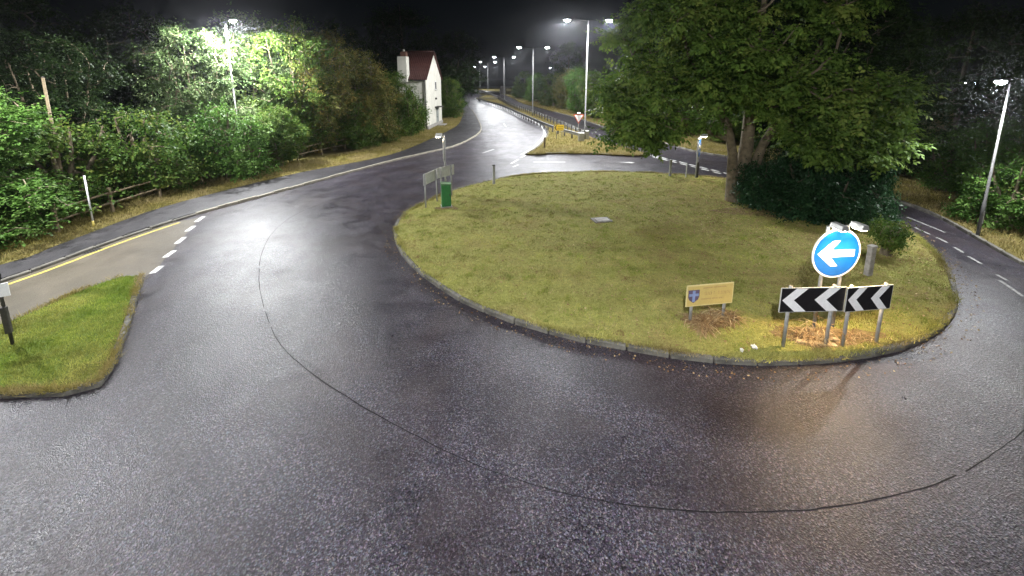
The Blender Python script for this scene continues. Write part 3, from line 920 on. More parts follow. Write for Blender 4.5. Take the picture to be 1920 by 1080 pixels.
for k, ((x, y, sx, sz), lab) in enumerate(zip(far_spots, far_labels)):
    me = SHR[(0, 2, 0, 2, 1, 0, 2, 0, 2, 0, 1)[k]]
    plant('bank_tree', me, (x, y), lab, 'tree', 'trees on the far bank', 0.7 * k, (sx, sx, sz), None)
right_spots = [(BSH[0], 22.6, 20.4, 1.1, 0.9, 'small lit bush across the road beyond the blue arrow sign'), (SHR[2], 21.2, 17.2, 0.62, 0.52, 'leafy tree standing just behind the lamp at the frame edge'),
               (BSH[0], 19.7, 15.2, 0.9, 0.95, 'bright green bush at the foot of the lamp at the frame edge'), (BSH[1], 20.6, 14.9, 0.9, 1.25, 'bush cut by the frame edge beside the lamp'),
               (BSH[1], 23.8, 23.8, 1.2, 1.0, 'dim bush farther along the road behind the dark tree')]
for k, (me, x, y, sx, sz, lab) in enumerate(right_spots):
    plant('roadside_shrub', me, (x, y), lab, 'shrub', 'bushes along the road behind the island', 1.1 * k, (sx, sx, sz), L_LIME if k in (0, 1, 2) else None)
for k, (x, y, s, lab) in enumerate(((27.5, 19.5, 0.7, 'dark tree behind the lamp at the frame edge'), (28.0, 25.0, 0.9, 'dark tree in the gloom between island tree and edge lamp'), (29, 34, 1.0, 'dark tree far behind the shadowy island tree'),
                                    (22, 58, 1.0, 'dark tree behind the far bank row, above the ash'), (12, 88, 1.1, 'dark tree behind the far bank row near the bend'))):
    plant('background_tree', TAL[k % 2], (x, y), lab, 'tree', 'dark trees behind the far bank', 1.3 * k, (s, s, s))

# evergreen undergrowth at the foot of the ash, and the bush by the sign
IVY = [tree_meshes(51, stemset(1.9, 5, 1.3, 7), [((0, 0, 0.95), (1.5, 1.3, 0.95), 3), ((0.3, -0.5, 0.45), (1.5, 1.1, 0.5), 2)], 120, 38, 0.09, 0.36, BARKDARK, L_IVY, False, 0.008),
       tree_meshes(52, stemset(1.2, 5, 0.6, 8), [((0, 0, 0.85), (0.62, 0.55, 0.5), 3)], 48, 22, 0.075, 0.20, BARK, L_SHRUB, False, 0.006)]
for k, (px, py, s, sz, lab) in enumerate(((1436, 386, 0.95, 1.15, 'glossy dark ivy shrub against the ash stems'), (1498, 400, 0.85, 1.75, 'tallest glossy dark shrub in the middle of the undergrowth by the ash'),
                                          (1552, 412, 1.1, 1.15, 'glossy dark shrub of the undergrowth nearest the blue arrow sign'), (1604, 398, 0.8, 1.9, 'dark shrub at the road end of the undergrowth'),
                                          (1618, 424, 0.6, 0.8, 'low dark shrub just behind the grey post and the small bush'))):
    gx, gy = G(px, py, 0.1)
    plant('evergreen_shrub', IVY[0], (gx, gy), lab, 'shrub', 'undergrowth below the island trees', 1.7 * k, (s, s, sz))
for k, (x, y, sx, sz, lab) in enumerate(((13.0, 19.6, 0.42, 0.36, 'upright dark shrub poking above the ivy behind the ash stems'), (14.9, 18.9, 0.45, 0.40, 'upright dark shrub poking above the middle of the undergrowth'),
                                         (16.6, 18.3, 0.40, 0.34, 'upright dark shrub at the road end of the undergrowth, above the small bush'))):
    plant('upright_shrub', SHR[(1, 0, 2)[k]], (x, y), lab, 'shrub', 'undergrowth below the island trees', 2.1 * k, (sx, sx, sz), L_SHADED)
gx, gy = G(1660, 478, 0.1)
plant('small_bush', IVY[1], (gx, gy), 'small pale-leaved bush over the grey post beside the blue arrow sign', 'bush', None, 0.4, (0.78, 0.78, 0.95))

# ------------------------------------------------------------------ street lamps
def light(name, parent, loc, energy, color=(0.97, 0.985, 1.0), size=150, blend=0.7, radius=0.18, rot=(0, 0, 0)):
    d = bpy.data.lights.new(name, 'SPOT' if size < 180 else 'POINT')
    d.energy = energy
    d.color = color
    if size < 180:
        d.spot_size = rad(size)
        d.spot_blend = blend
    d.shadow_soft_size = radius
    o = bpy.data.objects.new(name, d)
    C.objects.link(o)
    o.parent = parent
    o.location = loc
    o.rotation_euler = rot
    return o

def lamp_head(e, x, z, d, y=0.0, energy=3000, lens=LED, scale=1.0, size=150, rot=(0, 0, 0)):
    """A flat LED lantern reaching out along +-x from an arm, with a shallow glowing bowl underneath."""
    mb = MB()
    s = scale
    prof = [(-0.30, 0.0), (-0.26, 0.055), (-0.1, 0.085), (0.15, 0.08), (0.34, 0.045), (0.38, 0.0)]
    mb.slab([(x + d * p[0] * s, z + p[1] * s) for p in (prof if d > 0 else prof[::-1])], y - 0.15 * s, y + 0.15 * s)
    h = mb.build('lantern', LAMPDARK, e)
    bowl = MB()
    n = 12
    vs, fs = [], []
    for j, (rr, dz) in enumerate(((1.0, -0.004), (0.9, -0.07), (0.55, -0.125), (0.05, -0.15))):
        for k in range(n):
            a = 2 * PI * k / n
            vs.append((x + d * 0.04 * s + 0.26 * s * rr * math.cos(a), y + 0.125 * s * rr * math.sin(a), z + dz * s))
    for j in range(3):
        for k in range(n):
            fs.append((j * n + k, j * n + (k + 1) % n, (j + 1) * n + (k + 1) % n, (j + 1) * n + k))
    fs.append(tuple(3 * n + k for k in range(n)))
    bowl.add(vs, fs)
    bo = bowl.build('lens', lens, h, True)
    if energy:
        light('lamp_light', e, (x + d * 0.04, y, z - 0.19 * s), energy, size=size, rot=rot, blend=0.5 if size < 170 else 0.12)
    return h

def street_lamp(loc, h, label, arms, rz=0.0, energy=3000, arm=0.9, group=None, lens=LED, scale=1.0, size=150, r=0.075, rot=(0, 0, 0)):
    e = empty('street_lamp', (loc[0], loc[1], 0.09), rz, label, 'street lamp', group)
    MB().tube([(0, 0, 0), (0, 0, 1.3), (0, 0, 1.34), (0, 0, h)], [r * 1.35, r * 1.35, r, r * 0.6], 10).build('column', COLUMN, e, True)
    MB().box((0, -r * 1.36, 0.75), (r * 1.2, 0.02, 0.5)).build('service_door', GALV, e)
    for d in arms:
        MB().tube([(0, 0, h - 0.05), (d * arm * 0.4, 0, h + 0.03), (d * (arm - 0.22), 0, h + 0.06)], [0.028, 0.024, 0.02], 8).build('arm', LAMPDARK, e, True)
        lamp_head(e, d * arm, h + 0.045, d, 0, energy if not isinstance(energy, dict) else energy[d], lens, scale, size, rot)
    return e

P = 3200
street_lamp((-17.8, 25.8), 9.3, 'single street lamp shining among the lit trees behind the footway', (1,), rad(-25), P * 2.3, 0.75, scale=1.1, size=177, r=0.06)
dx_, dy_ = G(1832, 446)
street_lamp((dx_, dy_), 5.75, 'single street lamp on a pale column at the frame edge beyond the island', (-1,), rad(20), P * 0.42, 0.6, scale=1.0, size=158, r=0.042, rot=(rad(-38), rad(18), 0))
street_lamp((-17.8, 11.2), 9.6, 'street lamp just outside the frame beside the side road hedge', (1,), rad(-20), P * 1.5, 0.9, size=156)
street_lamp((1.2, -1.2), 9.3, 'street lamp on the kerb beneath the viewpoint, outside the frame', (-1,), rad(0), P * 1.38, 0.9, size=180)
mg = 'double street lamps along the central reservation'
street_lamp((6.95, 37.9), 11.0, 'nearest tall double street lamp on the central reservation', (-1, 1), 0.06, {-1: P * 2.3, 1: P * 1.4}, 1.9, mg, size=174, scale=1.15)
street_lamp((3.2, 62.0), 10.3, 'second double street lamp on the central reservation', (-1, 1), 0.1, {-1: P * 0.7, 1: P * 0.8}, 2.1, mg, size=174, scale=1.15)
street_lamp((-1.9, 97.0), 10.6, 'third double street lamp on the central reservation', (-1, 1), 0.2, P * 0.65, 2.3, mg, LED_FAR, size=174, scale=1.35)
street_lamp((-7.6, 128.0), 10.6, 'fourth double street lamp on the central reservation', (-1, 1), 0.3, P * 0.65, 2.3, mg, LED_FAR, size=174, scale=1.35)
street_lamp((-15.0, 190.0), 10.6, 'farthest double street lamp on the central reservation where the road bends', (-1, 1), 0.3, P * 1.4, 2.5, mg, LED_FAR)
street_lamp((70.0, 62.0), 5.0, 'distant bluish lamp glimpsed between the dark trees and edge lamp', (-1, 1), 0.0, 0, 0.6, None, LED_FAR)
street_lamp((52.5, 53.0), 2.6, 'distant small white light glimpsed through the dark island tree', (1,), 0.0, 0, 0.4, None, LED_FAR)
street_lamp((15.0, 150.0), 9.2, 'distant lamp glowing above the far bank trees', (-1, 1), 0.0, 0, 0.9, None, LED_FAR)

# ------------------------------------------------------------------ keep-left signs and chevron boards
def circle(r, n=40, cx=0.0, cz=0.0):
    return [(cx + r * math.cos(2 * PI * k / n), cz + r * math.sin(2 * PI * k / n)) for k in range(n)]

def keep_left(loc, rz, zc, label, top=None, glow=True, spill=0):
    """Blue disc with a white arrow facing -y locally, on two posts, lit by two hooded lights."""
    e = empty('keep_left_sign', (loc[0], loc[1], 0.1), rz, label, 'road sign', 'round arrow signs on the central island')
    z = zc - 0.1
    R = 0.60
    for x in (-0.24, 0.24):
        MB().tube([(x, 0.06, -0.05), (x, 0.06, (top or (z + R + 0.04)))], 0.038, 10).build('post', GREYPOST, e, True)
    MB().slab(circle(R, 48, 0, z), 0.0, 0.022).build('sign_back', SIGNBACK, e)
    MB().slab(circle(R - 0.004, 48, 0, z), -0.003, -0.0005).build('border', SIGNWHITE, e)
    MB().slab(circle(R - 0.045, 48, 0, z), -0.006, -0.0033).build('blue_face', SIGNBLUE, e)
    a = [(-0.47, 0.0), (-0.12, -0.31), (0.06, -0.31), (-0.14, -0.085), (0.44, -0.085), (0.44, 0.085), (-0.14, 0.085), (0.06, 0.31), (-0.12, 0.31)]
    MB().slab([(p[0], p[1] + z) for p in a], -0.009, -0.0063).build('arrow', ARROWCREAM, e)
    for x in (-0.24, 0.24):
        h = MB()
        h.tube([(x, 0.06, z + R + 0.02), (x, 0.0, z + R + 0.10), (x, -0.16, z + R + 0.13)], 0.018, 8)
        # a wedge-shaped hood over the lamp
        h.slab([(x - 0.09, z + R + 0.08), (x + 0.09, z + R + 0.08), (x + 0.06, z + R + 0.19), (x - 0.06, z + R + 0.19)], -0.36, -0.06)
        ho = h.build('lamp_hood', GALV, e)
        MB().box((x, -0.22, z + R + 0.070), (0.13, 0.22, 0.014)).build('lens', LED_WARM, ho)
        if spill:
            light('sign_light', e, (x, -0.30, z + R + 0.05), spill, (1.0, 0.66, 0.32), 150, 0.5, 0.06, (rad(-28), 0, 0))
        if glow:
            light('sign_light', e, (x, -0.30, z + R + 0.055), 7, (1.0, 0.93, 0.82), 95, 0.6, 0.05, (rad(30), 0, 0))
    return e

sa, sb = Vector(G(1526, 607, 0.1)), Vector(G(1561, 628, 0.1))
smid = (sa + sb) / 2
sdir = (sb - sa).normalized()
keep_left((smid.x + 0.05, smid.y), rad(5), 2.02, 'lit round blue sign with white arrow pointing left, above the chevron boards', spill=140)
kx, ky = G(834, 366, 0.1)
keep_left((kx, ky), math.atan2(ky, kx) + PI - 0.06, 2.45, 'round sign seen edge-on on twin posts behind the green cabinet', 2.95, False)
kx3, ky3 = G(1307, 332, 0.1)
k3 = keep_left((kx3, ky3), math.atan2(ky3, kx3) - 0.12, 1.9, 'small lit sign seen almost edge-on beyond the lawn near the ash')

def chevron(pa, pb, w, label, n=2, z0=0.86, hgt=0.57, over=0.16, group='chevron boards on the central island'):
    """A black board with white chevrons pointing left, facing -y locally; pa and pb are the feet of its two legs."""
    a, b = Vector(pa), Vector(pb)
    m = (a + b) / 2
    d = (b - a)
    L = d.length
    e = empty('chevron_board', (m.x, m.y, 0.1), math.atan2(d.y, d.x), label, 'chevron sign', group)
    for x in (-L / 2, L / 2):
        MB().tube([(x, 0.045, -0.05), (x, 0.045, z0 + hgt + 0.03)], 0.036, 10).build('leg', GREYPOST, e, True)
    MB().slab([(-w / 2, z0), (w / 2, z0), (w / 2, z0 + hgt), (-w / 2, z0 + hgt)], 0.0, 0.02).build('panel', SIGNBACK, e)
    f = 0.012
    MB().slab([(-w / 2 + f, z0 + f), (w / 2 - f, z0 + f), (w / 2 - f, z0 + hgt - f), (-w / 2 + f, z0 + hgt - f)], -0.003, -0.0005).build('black_face', BLACK, e)
    pitch = w / n
    for k in range(n):
        x = -w / 2 + 0.04 + pitch * k
        q = hgt / 2 - 0.016
        c = z0 + hgt / 2
        t = pitch * 0.36
        dep = pitch * 0.41
        MB().slab([(x, c), (x + dep, c - q), (x + dep + t, c - q), (x + t, c), (x + dep + t, c + q), (x + dep, c + q)], -0.006, -0.0033).build('chevron_mark', SIGNWHITE, e)
    return e

A_, B_, C_, D_ = (G(1471, 652, 0.1), G(1551, 650, 0.1), G(1583, 651, 0.1), G(1646, 645, 0.1))
chevron(A_, B_, 1.44, 'black and white chevron board nearest the small yellow board')
chevron(C_, D_, 1.13, 'black and white chevron board at the road end, angled beside its twin')
E1, E2, E3, E4 = G(797, 389, 0.1), G(818, 377, 0.1), G(827, 372, 0.1), G(846, 366, 0.1)
chevron(E2, E1, 1.15, 'back of a chevron board beside the green cabinet, at the kerb', 2, 1.05, 0.52)
chevron(E4, E3, 1.15, 'back of a chevron board just behind the green cabinet', 2, 1.05, 0.52)
F1, F2 = G(1256, 329, 0.1), G(1286, 331, 0.1)

# ------------------------------------------------------------------ small yellow board with a shield
ya, yb = Vector(G(1296, 604, 0.1)), Vector(G(1357, 598, 0.1))
ym = (ya + yb) / 2
yd = yb - ya
yb_e = empty('sponsor_board', (ym.x, ym.y, 0.1), math.atan2(yd.y, yd.x), 'small yellow board with a blue shield on two short posts in the lawn', 'sign board')
z0, z1, hw = 0.42, 0.97, 0.62
for x in (-0.44, 0.44):
    MB().tube([(x, 0.045, -0.05), (x, 0.045, z1 - 0.05)], 0.036, 10).build('post', GREYPOST, yb_e, True)
MB().slab([(-hw, z0), (hw, z0), (hw, z1), (-hw, z1)], 0.0, 0.02).build('border', CREAMEDGE, yb_e)
MB().slab([(-hw + 0.025, z0 + 0.025), (hw - 0.025, z0 + 0.025), (hw - 0.025, z1 - 0.025), (-hw + 0.025, z1 - 0.025)], -0.003, -0.0005).build('face', CREAM, yb_e)
def shield(cx, cz, w, h):
    return [(cx - w, cz + h), (cx - w, cz - 0.1 * h), (cx - 0.8 * w, cz - 0.5 * h), (cx, cz - h), (cx + 0.8 * w, cz - 0.5 * h), (cx + w, cz - 0.1 * h), (cx + w, cz + h)]
sc_x, sc_z = -0.43, 0.68
sh_o = MB().slab(shield(sc_x, sc_z, 0.145, 0.17), -0.006, -0.0033).build('shield', SHIELD_D, yb_e)
MB().slab([(sc_x - 0.035, sc_z - 0.135), (sc_x + 0.035, sc_z - 0.135), (sc_x + 0.035, sc_z + 0.155), (sc_x - 0.035, sc_z + 0.155)], -0.009, -0.0063).build('shield_cross', SHIELD_B, sh_o)
MB().slab([(sc_x - 0.125, sc_z + 0.01), (sc_x + 0.125, sc_z + 0.01), (sc_x + 0.125, sc_z + 0.075), (sc_x - 0.125, sc_z + 0.075)], -0.0115, -0.0093).build('shield_bar', SHIELD_B, sh_o)
# lettering too worn to read: faint strokes in three lines
random.seed(8)
def strokes(zc, hh, x0, x1, gap):
    mb = MB()
    x = x0
    while x < x1:
        w = random.uniform(0.008, 0.014)
        if random.random() < 0.86:
            mb.slab([(x, zc - hh / 2), (x + w, zc - hh / 2), (x + w, zc + hh / 2), (x, zc + hh / 2)], -0.005, -0.0033)
            if random.random() < 0.6:
                zz = zc + random.choice((-1, 0, 1)) * (hh / 2 - 0.006)
                mb.slab([(x + w, zz - 0.005), (x + w + gap * 0.5, zz - 0.005), (x + w + gap * 0.5, zz + 0.005), (x + w, zz + 0.005)], -0.005, -0.0033)
        x += w + gap
    return mb
strokes(0.885, 0.035, -0.22, 0.42, 0.014).build('lettering', INK, yb_e)
strokes(0.735, 0.085, -0.14, 0.52, 0.028).build('lettering', INK, yb_e)
strokes(0.595, 0.035, -0.22, 0.36, 0.014).build('lettering', INK, yb_e)

# ------------------------------------------------------------------ things on and around the island
cx, cy = G(837, 387, 0.1)
cab = empty('utility_cabinet', (cx, cy, 0.1), 0.28, 'green utility cabinet standing at the island edge', 'cabinet')
MB().bbox((0, 0, 0.53), (0.42, 0.36, 1.06), 0.02).build('body', GREENBOX, cab)
MB().slab([(-0.235, 1.06), (0.235, 1.06), (0.225, 1.10), (-0.225, 1.14)], -0.20, 0.20).build('lid', GREENTOP, cab)
MB().box((-0.005, -0.187, 0.55), (0.36, 0.014, 0.92)).build('door', GREENBOX, cab)
MB().box((0.13, -0.20, 0.6), (0.03, 0.02, 0.09)).build('handle', DARKMETAL, cab)
MB().box((0, 0, 0.02), (0.50, 0.44, 0.06)).build('plinth', COVER, cab)

def marker(name, px, py, h, label, mat=GREYPOST, cap=None, w=0.09, cat='post', group=None, lean=0.0):
    x, y = G(px, py, 0.1)
    e = empty(name, (x, y, 0.1), 0.3, label, cat, group)
    e.rotation_euler[1] = lean
    MB().bbox((0, 0, h / 2 - 0.05), (w, w * 0.7, h + 0.1), 0.012).build('shaft', mat, e)
    MB().bbox((0, 0, h + 0.03), (w * 1.15, w * 0.85, 0.06), 0.015).build('cap', cap or mat, e)
    return e
marker('marker_post', 926, 345, 1.05, 'lone grey post at the far edge of the lawn', GREYPOST, DARKMETAL, 0.13)
marker('marker_post', 1256, 330, 0.95, 'wider grey post beyond the lawn by the broken white lines', GREYPOST, None, 0.14)
marker('marker_post', 1286, 332, 0.8, 'thin pale post beyond the lawn beside the wider grey post', SIGNBACK, None, 0.07)
marker('concrete_post', 1627, 516, 0.9, 'square grey post under the small bush beside the blue arrow sign', COVER, None, 0.20)
marker('marker_post', 1307, 333, 0.9, 'short dark post below the sign seen almost edge-on', DARKMETAL, None, 0.11)
marker('marker_post', 1021, 277, 0.9, 'thin pale bollard on the nose of the central reservation', WOOD, SIGNWHITE, 0.14)
mx, my = G(1128, 413, 0.1)
mc = empty('access_cover', (mx, my, 0.1), 0.2, 'pale concrete access cover set in the lawn', 'access cover')
MB().bbox((0, 0, 0.0), (0.80, 0.60, 0.07), 0.015).build('frame', KERB, mc)
MB().bbox((0.02, 0, 0.042), (0.56, 0.40, 0.022), 0.01).build('lid', COVER, mc)

# trodden soil under the signs
BARE = soil_grass('bare_soil', (0.16, 0.11, 0.06), (0.24, 0.17, 0.09), (0.12, 0.08, 0.045), 2.2)
rsoil = np.random.RandomState(14)
for cx_, cy_, ra, rb in ((4.85, 8.95, 0.60, 0.26), (7.25, 8.35, 1.25, 0.36), (11.6, 17.0, 2.3, 0.8), (-3.0, 17.6, 0.5, 0.35)):
    ring = []
    for k in range(40):
        a = 2 * PI * k / 40
        q = 1 + 0.18 * math.sin(3 * a + cx_) + rsoil.uniform(-0.12, 0.12)
        ring.append((cx_ + ra * q * math.cos(a), cy_ + rb * q * math.sin(a)))
    MB().sheet(ring, 0.111).build('bare_soil', BARE, kind='structure')
# dead grass, planks and litter at the signs
def dead_clump(px, py, n, r_, hgt, seed, label):
    x, y = G(px, py, 0.1)
    R = np.random.RandomState(seed)
    V = []
    T = []
    subs = [(R.uniform(-1.5, 1.5) * r_, R.uniform(-0.7, 0.7) * r_, R.uniform(0.25, 1.25), R.uniform(0.12, 0.4) * r_) for _ in range(11)]
    for k in range(n):
        sx_, sy_, hk, sr = subs[R.randint(len(subs))]
        b = np.array([sx_ + R.normal(0, sr), sy_ + R.normal(0, sr * 0.8), 0])
        th = R.uniform(0, 2 * PI)
        L = hgt * R.uniform(0.5, 1.6) * (0.6 + 0.4 * hk)
        zk = hk * R.uniform(0.2, 1.1)
        d = np.array([math.cos(th), math.sin(th), 0])
        s = np.array([-d[1], d[0], 0]) * R.uniform(0.004, 0.010)
        pts = [b, b + d * L * 0.25 + np.array([0, 0, L * 0.55 * zk]), b + d * L * 0.65 + np.array([0, 0, L * 0.62 * zk]), b + d * L * 1.05 + np.array([0, 0, max(0.01, L * 0.3 * zk)])]
        tt = np.clip(R.normal(0.5, 0.25), 0, 1)
        for i in range(3):
            V += [pts[i] - s, pts[i] + s, pts[i + 1] + s * 0.8, pts[i + 1] - s * 0.8]
            T.append(tt)
    me = fast_mesh('dead_grass', np.array(V), 4, B_DEAD, np.array(T))
    return place('dead_grass_clump', me, None, (x, y, 0.1), 0.2, label=label, cat='dead grass', group='dead grass below the signs')
dead_clump(1335, 606, 1000, 0.36, 0.32, 1, 'tangled brown dead grass below the small yellow board')
dead_clump(1520, 630, 260, 0.26, 0.34, 2, 'straw clump between the legs of the nearer chevron board')
dead_clump(1608, 638, 130, 0.26, 0.16, 3, 'thin straw patch between the legs of the road-end chevron board')
for (px, py, L, rz, lab) in ((1535, 628, 0.62, 0.05, 'pale plank lying behind the chevron legs, rearmost of three'), (1540, 637, 0.75, -0.06, 'pale plank lying among the straw, middle of three'), (1530, 645, 0.8, -0.2, 'pale plank lying in front, nearest the kerb of three')):
    x, y = G(px, py, 0.1)
    MB().bbox((0, 0, 0.03), (L, 0.11, 0.035), 0.006).build('wooden_plank', PLANKWOOD, None, label=lab, cat='plank', group='planks under the chevron boards').location = (x, y, 0.1)
    bpy.context.scene.collection.objects[-1].rotation_euler = (0, 0, rz)
random.seed(5)
def crumple(px, py, s, label):
    x, y = G(px, py, 0.1)
    bm = bmesh.new()
    bmesh.ops.create_icosphere(bm, subdivisions=2, radius=1)
    for v in bm.verts:
        k = random.uniform(0.5, 1.1)
        v.co = Vector((v.co.x * s * 1.6 * k, v.co.y * s * k, max(0, v.co.z * s * 0.55 * k)))
    me = bpy.data.meshes.new('crumpled_wrapper')
    bm.to_mesh(me); bm.free()
    me.materials.append(LITTER)
    place('crumpled_wrapper', me, None, (x, y, 0.12), random.uniform(0, 3), label=label, cat='litter', group='litter by the island kerb')
crumple(1414, 652, 0.07, 'larger white litter scrap on the grass by the chevron leg')
crumple(1391, 658, 0.05, 'smaller white litter scrap nearer the yellow board')

# ------------------------------------------------------------------ splitter island sign, poles, fence
lx, ly = G(24, 646, 0.1)
ls = empty('sign_pole', (lx, ly, 0.1), 0.5, 'thin dark pole with a small white plate on the green splitter island', 'sign pole')
MB().tube([(0, 0, -0.05), (0, 0, 2.6)], 0.030, 10).build('pole', DARKMETAL, ls, True)
MB().bbox((0.0, -0.02, 0.62), (0.10, 0.10, 0.62), 0.015).build('control_box', DARKMETAL, ls)
MB().slab([(-0.30, 1.18), (0.16, 1.18), (0.16, 1.48), (-0.30, 1.48)], -0.06, -0.035).build('plate', SIGNWHITE, ls)
tor = [(0.10 * math.cos(2 * PI * k / 20) - 0.02, -0.05, 1.66 + 0.15 * math.sin(2 * PI * k / 20)) for k in range(21)]
MB().tube(tor, 0.016, 6).build('hoop', BLACK, ls, True)

tx, ty = G(136, 335, 0.1)
tx, ty = -19.2, 16.6
tp = empty('telegraph_pole', (tx, ty, 0.09), 0, 'tall bare brown telegraph pole among the dark trees', 'pole')
MB().tube([(0, 0, -0.1), (0, 0, 3), (0.02, 0, 5.9)], [0.07, 0.06, 0.05], 10).build('shaft', WOOD, tp, True)
MB().tube([(0.02, 0, 5.9), (0.02, 0, 5.95)], [0.07, 0.02], 10).build('cap', DARKMETAL, tp, True)
wx, wy = G(176, 425, 0.1)
wp = empty('marker_pole', (wx, wy, 0.1), 0, 'thin white marker pole standing in the verge before the hedge', 'pole')
MB().tube([(0, 0, -0.1), (0, 0, 0.25)], 0.034, 8).build('sleeve', YELLOW_PAINT, wp, True)
MB().tube([(0, 0, 0.25), (0, 0, 2.1)], 0.028, 8).build('shaft', SIGNWHITE, wp, True)

fence_line = smooth(GL([(110, 440), (200, 407), (300, 374), (430, 337), (520, 314), (612, 291), (690, 276)]), 2.3)
fe = empty('rail_fence', (0, 0, 0.09), 0, 'low grey timber post and rail fence running below the hedge', 'fence')
for k, p in enumerate(fence_line):
    MB().bbox((p[0], p[1], 0.55), (0.11, 0.11, 1.2), 0.015).build('post', WOOD, fe)
    if k:
        a = fence_line[k - 1]
        for zz in (0.45, 0.90):
            MB().tube([(a[0], a[1] - 0.075, zz), (p[0], p[1] - 0.075, zz + 0.02)], [0.045, 0.045], 4).build('rail', WOOD, fe)

# gully grating by the yellow line
qx, qy = G(168, 470)
gu = empty('gully_grate', (qx + 0.05, qy, 0.0), 1.1, 'dark iron gully grate beside the yellow line', 'drain')
MB().box((0, 0, 0.006), (0.5, 0.42, 0.012)).build('frame', DARKMETAL, gu)
for k in range(6):
    MB().box((-0.19 + 0.076 * k, 0, 0.016), (0.03, 0.36, 0.012)).build('bar', SEAM, gu)

# ------------------------------------------------------------------ central reservation: crash barriers and signs
def crash_barrier(px_line, extra, label, dirn):
    line = smooth(extra + GL(px_line, 0.1), 1.6)
    e = empty('crash_barrier', (0, 0, 0.1), 0, label, 'crash barrier', 'crash barriers on the central reservation')
    prof = [(0.0, 0.45), (0.045, 0.49), (0.045, 0.55), (0.0, 0.59), (0.0, 0.63), (0.045, 0.67), (0.045, 0.73), (0.0, 0.77)]
    rows = [offset(line, dirn * (0.10 + p[0])) for p in prof]
    n = len(line)
    vs = [(rows[j][i][0], rows[j][i][1], prof[j][1]) for j in range(len(prof)) for i in range(n)]
    fs = [(j * n + i, j * n + i + 1, (j + 1) * n + i + 1, (j + 1) * n + i) for j in range(len(prof) - 1) for i in range(n - 1)]
    MB().add(vs, fs).build('beam', GALV, e)
    for i, p in enumerate(line):
        if p[1] < 110:
            MB().box((p[0], p[1], 0.36), (0.14, 0.14, 0.8)).build('post', DARKMETAL, e)
    p = line[-1]
    MB().bbox((p[0] + 0.1, p[1] - 0.2, 0.42), (0.55, 0.45, 0.84), 0.05).build('end_terminal', GALV, e)
    return e
crash_barrier([(897, 188), (940, 203), (980, 222), (1032, 246), (1087, 264)], [(-38, 236), (-27, 203), (-15.8, 168), (-8.0, 133)], 'crash barrier along the near carriageway side of the central reservation', -1)
crash_barrier([(955, 198), (1000, 216), (1040, 233), (1066, 245), (1096, 260)], [(-37.4, 236), (-26, 203), (-15.0, 168), (-7.2, 133)], 'crash barrier along the far carriageway side of the central reservation', 1)

gx, gy = G(1084, 258, 0.1)
gw = empty('give_way_sign', (gx, gy, 0.1), -0.1, 'inverted white triangle sign with red border on the central reservation', 'road sign')
MB().tube([(0, 0.05, -0.05), (0, 0.05, 2.5)], 0.04, 10).build('post', GREYPOST, gw, True)
tri = lambda s, o: [(-0.52 * s, 2.30 - o), (0.0, 2.30 - o - 0.92 * s), (0.52 * s, 2.30 - o)]
MB().slab(tri(1.0, 0.0), 0.0, 0.02).build('red_border', SIGNRED, gw)
MB().slab(tri(0.76, 0.075), -0.004, -0.0005).build('white_face', SIGNWHITE, gw)
MB().bbox((0, -0.1, 2.44), (0.30, 0.3, 0.10), 0.02).build('lamp_hood', SIGNWHITE, gw)

gx, gy = G(1048, 260, 0.1)
ds = empty('direction_sign', (gx, gy, 0.1), 0.05, 'yellow arrow-shaped sign with black chevron pointing left on the central reservation', 'road sign')
for x in (-0.22, 0.30):
    MB().tube([(x, 0.05, -0.05), (x, 0.05, 1.30)], 0.03, 8).build('post', GREYPOST, ds, True)
out = [(-0.52, 1.08), (-0.36, 0.80), (0.46, 0.80), (0.46, 1.36), (-0.36, 1.36)]
MB().slab(out, 0.0, 0.02).build('panel', SIGNYELLOW, ds)
MB().slab([(-0.46, 1.08), (-0.31, 0.84), (-0.21, 0.84), (-0.34, 1.08), (-0.21, 1.32), (-0.31, 1.32)], -0.004, -0.0005).build('chevron_mark', BLACK, ds)
lt = MB()
random.seed(3)
for zz in (1.19, 0.97):
    x = -0.14
    while x < 0.40:
        w = random.uniform(0.03, 0.05)
        lt.slab([(x, zz - 0.05), (x + w, zz - 0.05), (x + w, zz + 0.05), (x, zz + 0.05)], -0.004, -0.0005)
        x += w + 0.03
lt.build('lettering', plain('faded_black_lettering', (0.22, 0.16, 0.02), 0.5), ds)

fs_ = empty('road_sign', (-2.6, 112, 0.1), 0.5, 'grey back of a large sign far along the road bend', 'road sign')
for x in (-0.7, 0.7):
    MB().tube([(x, 0, -0.05), (x, 0, 3.4)], 0.06, 8).build('post', GREYPOST, fs_, True)
MB().slab([(-0.9, 1.4), (0.9, 1.4), (0.9, 3.4), (-0.9, 3.4)], -0.1, -0.07).build('panel', DARKMETAL, fs_)

# ------------------------------------------------------------------ the white house
hs = empty('white_house', (-9.6, 45.2, 0.1), rad(-4.5), 'white rendered house with red pantile roof and gable to the road', 'house')
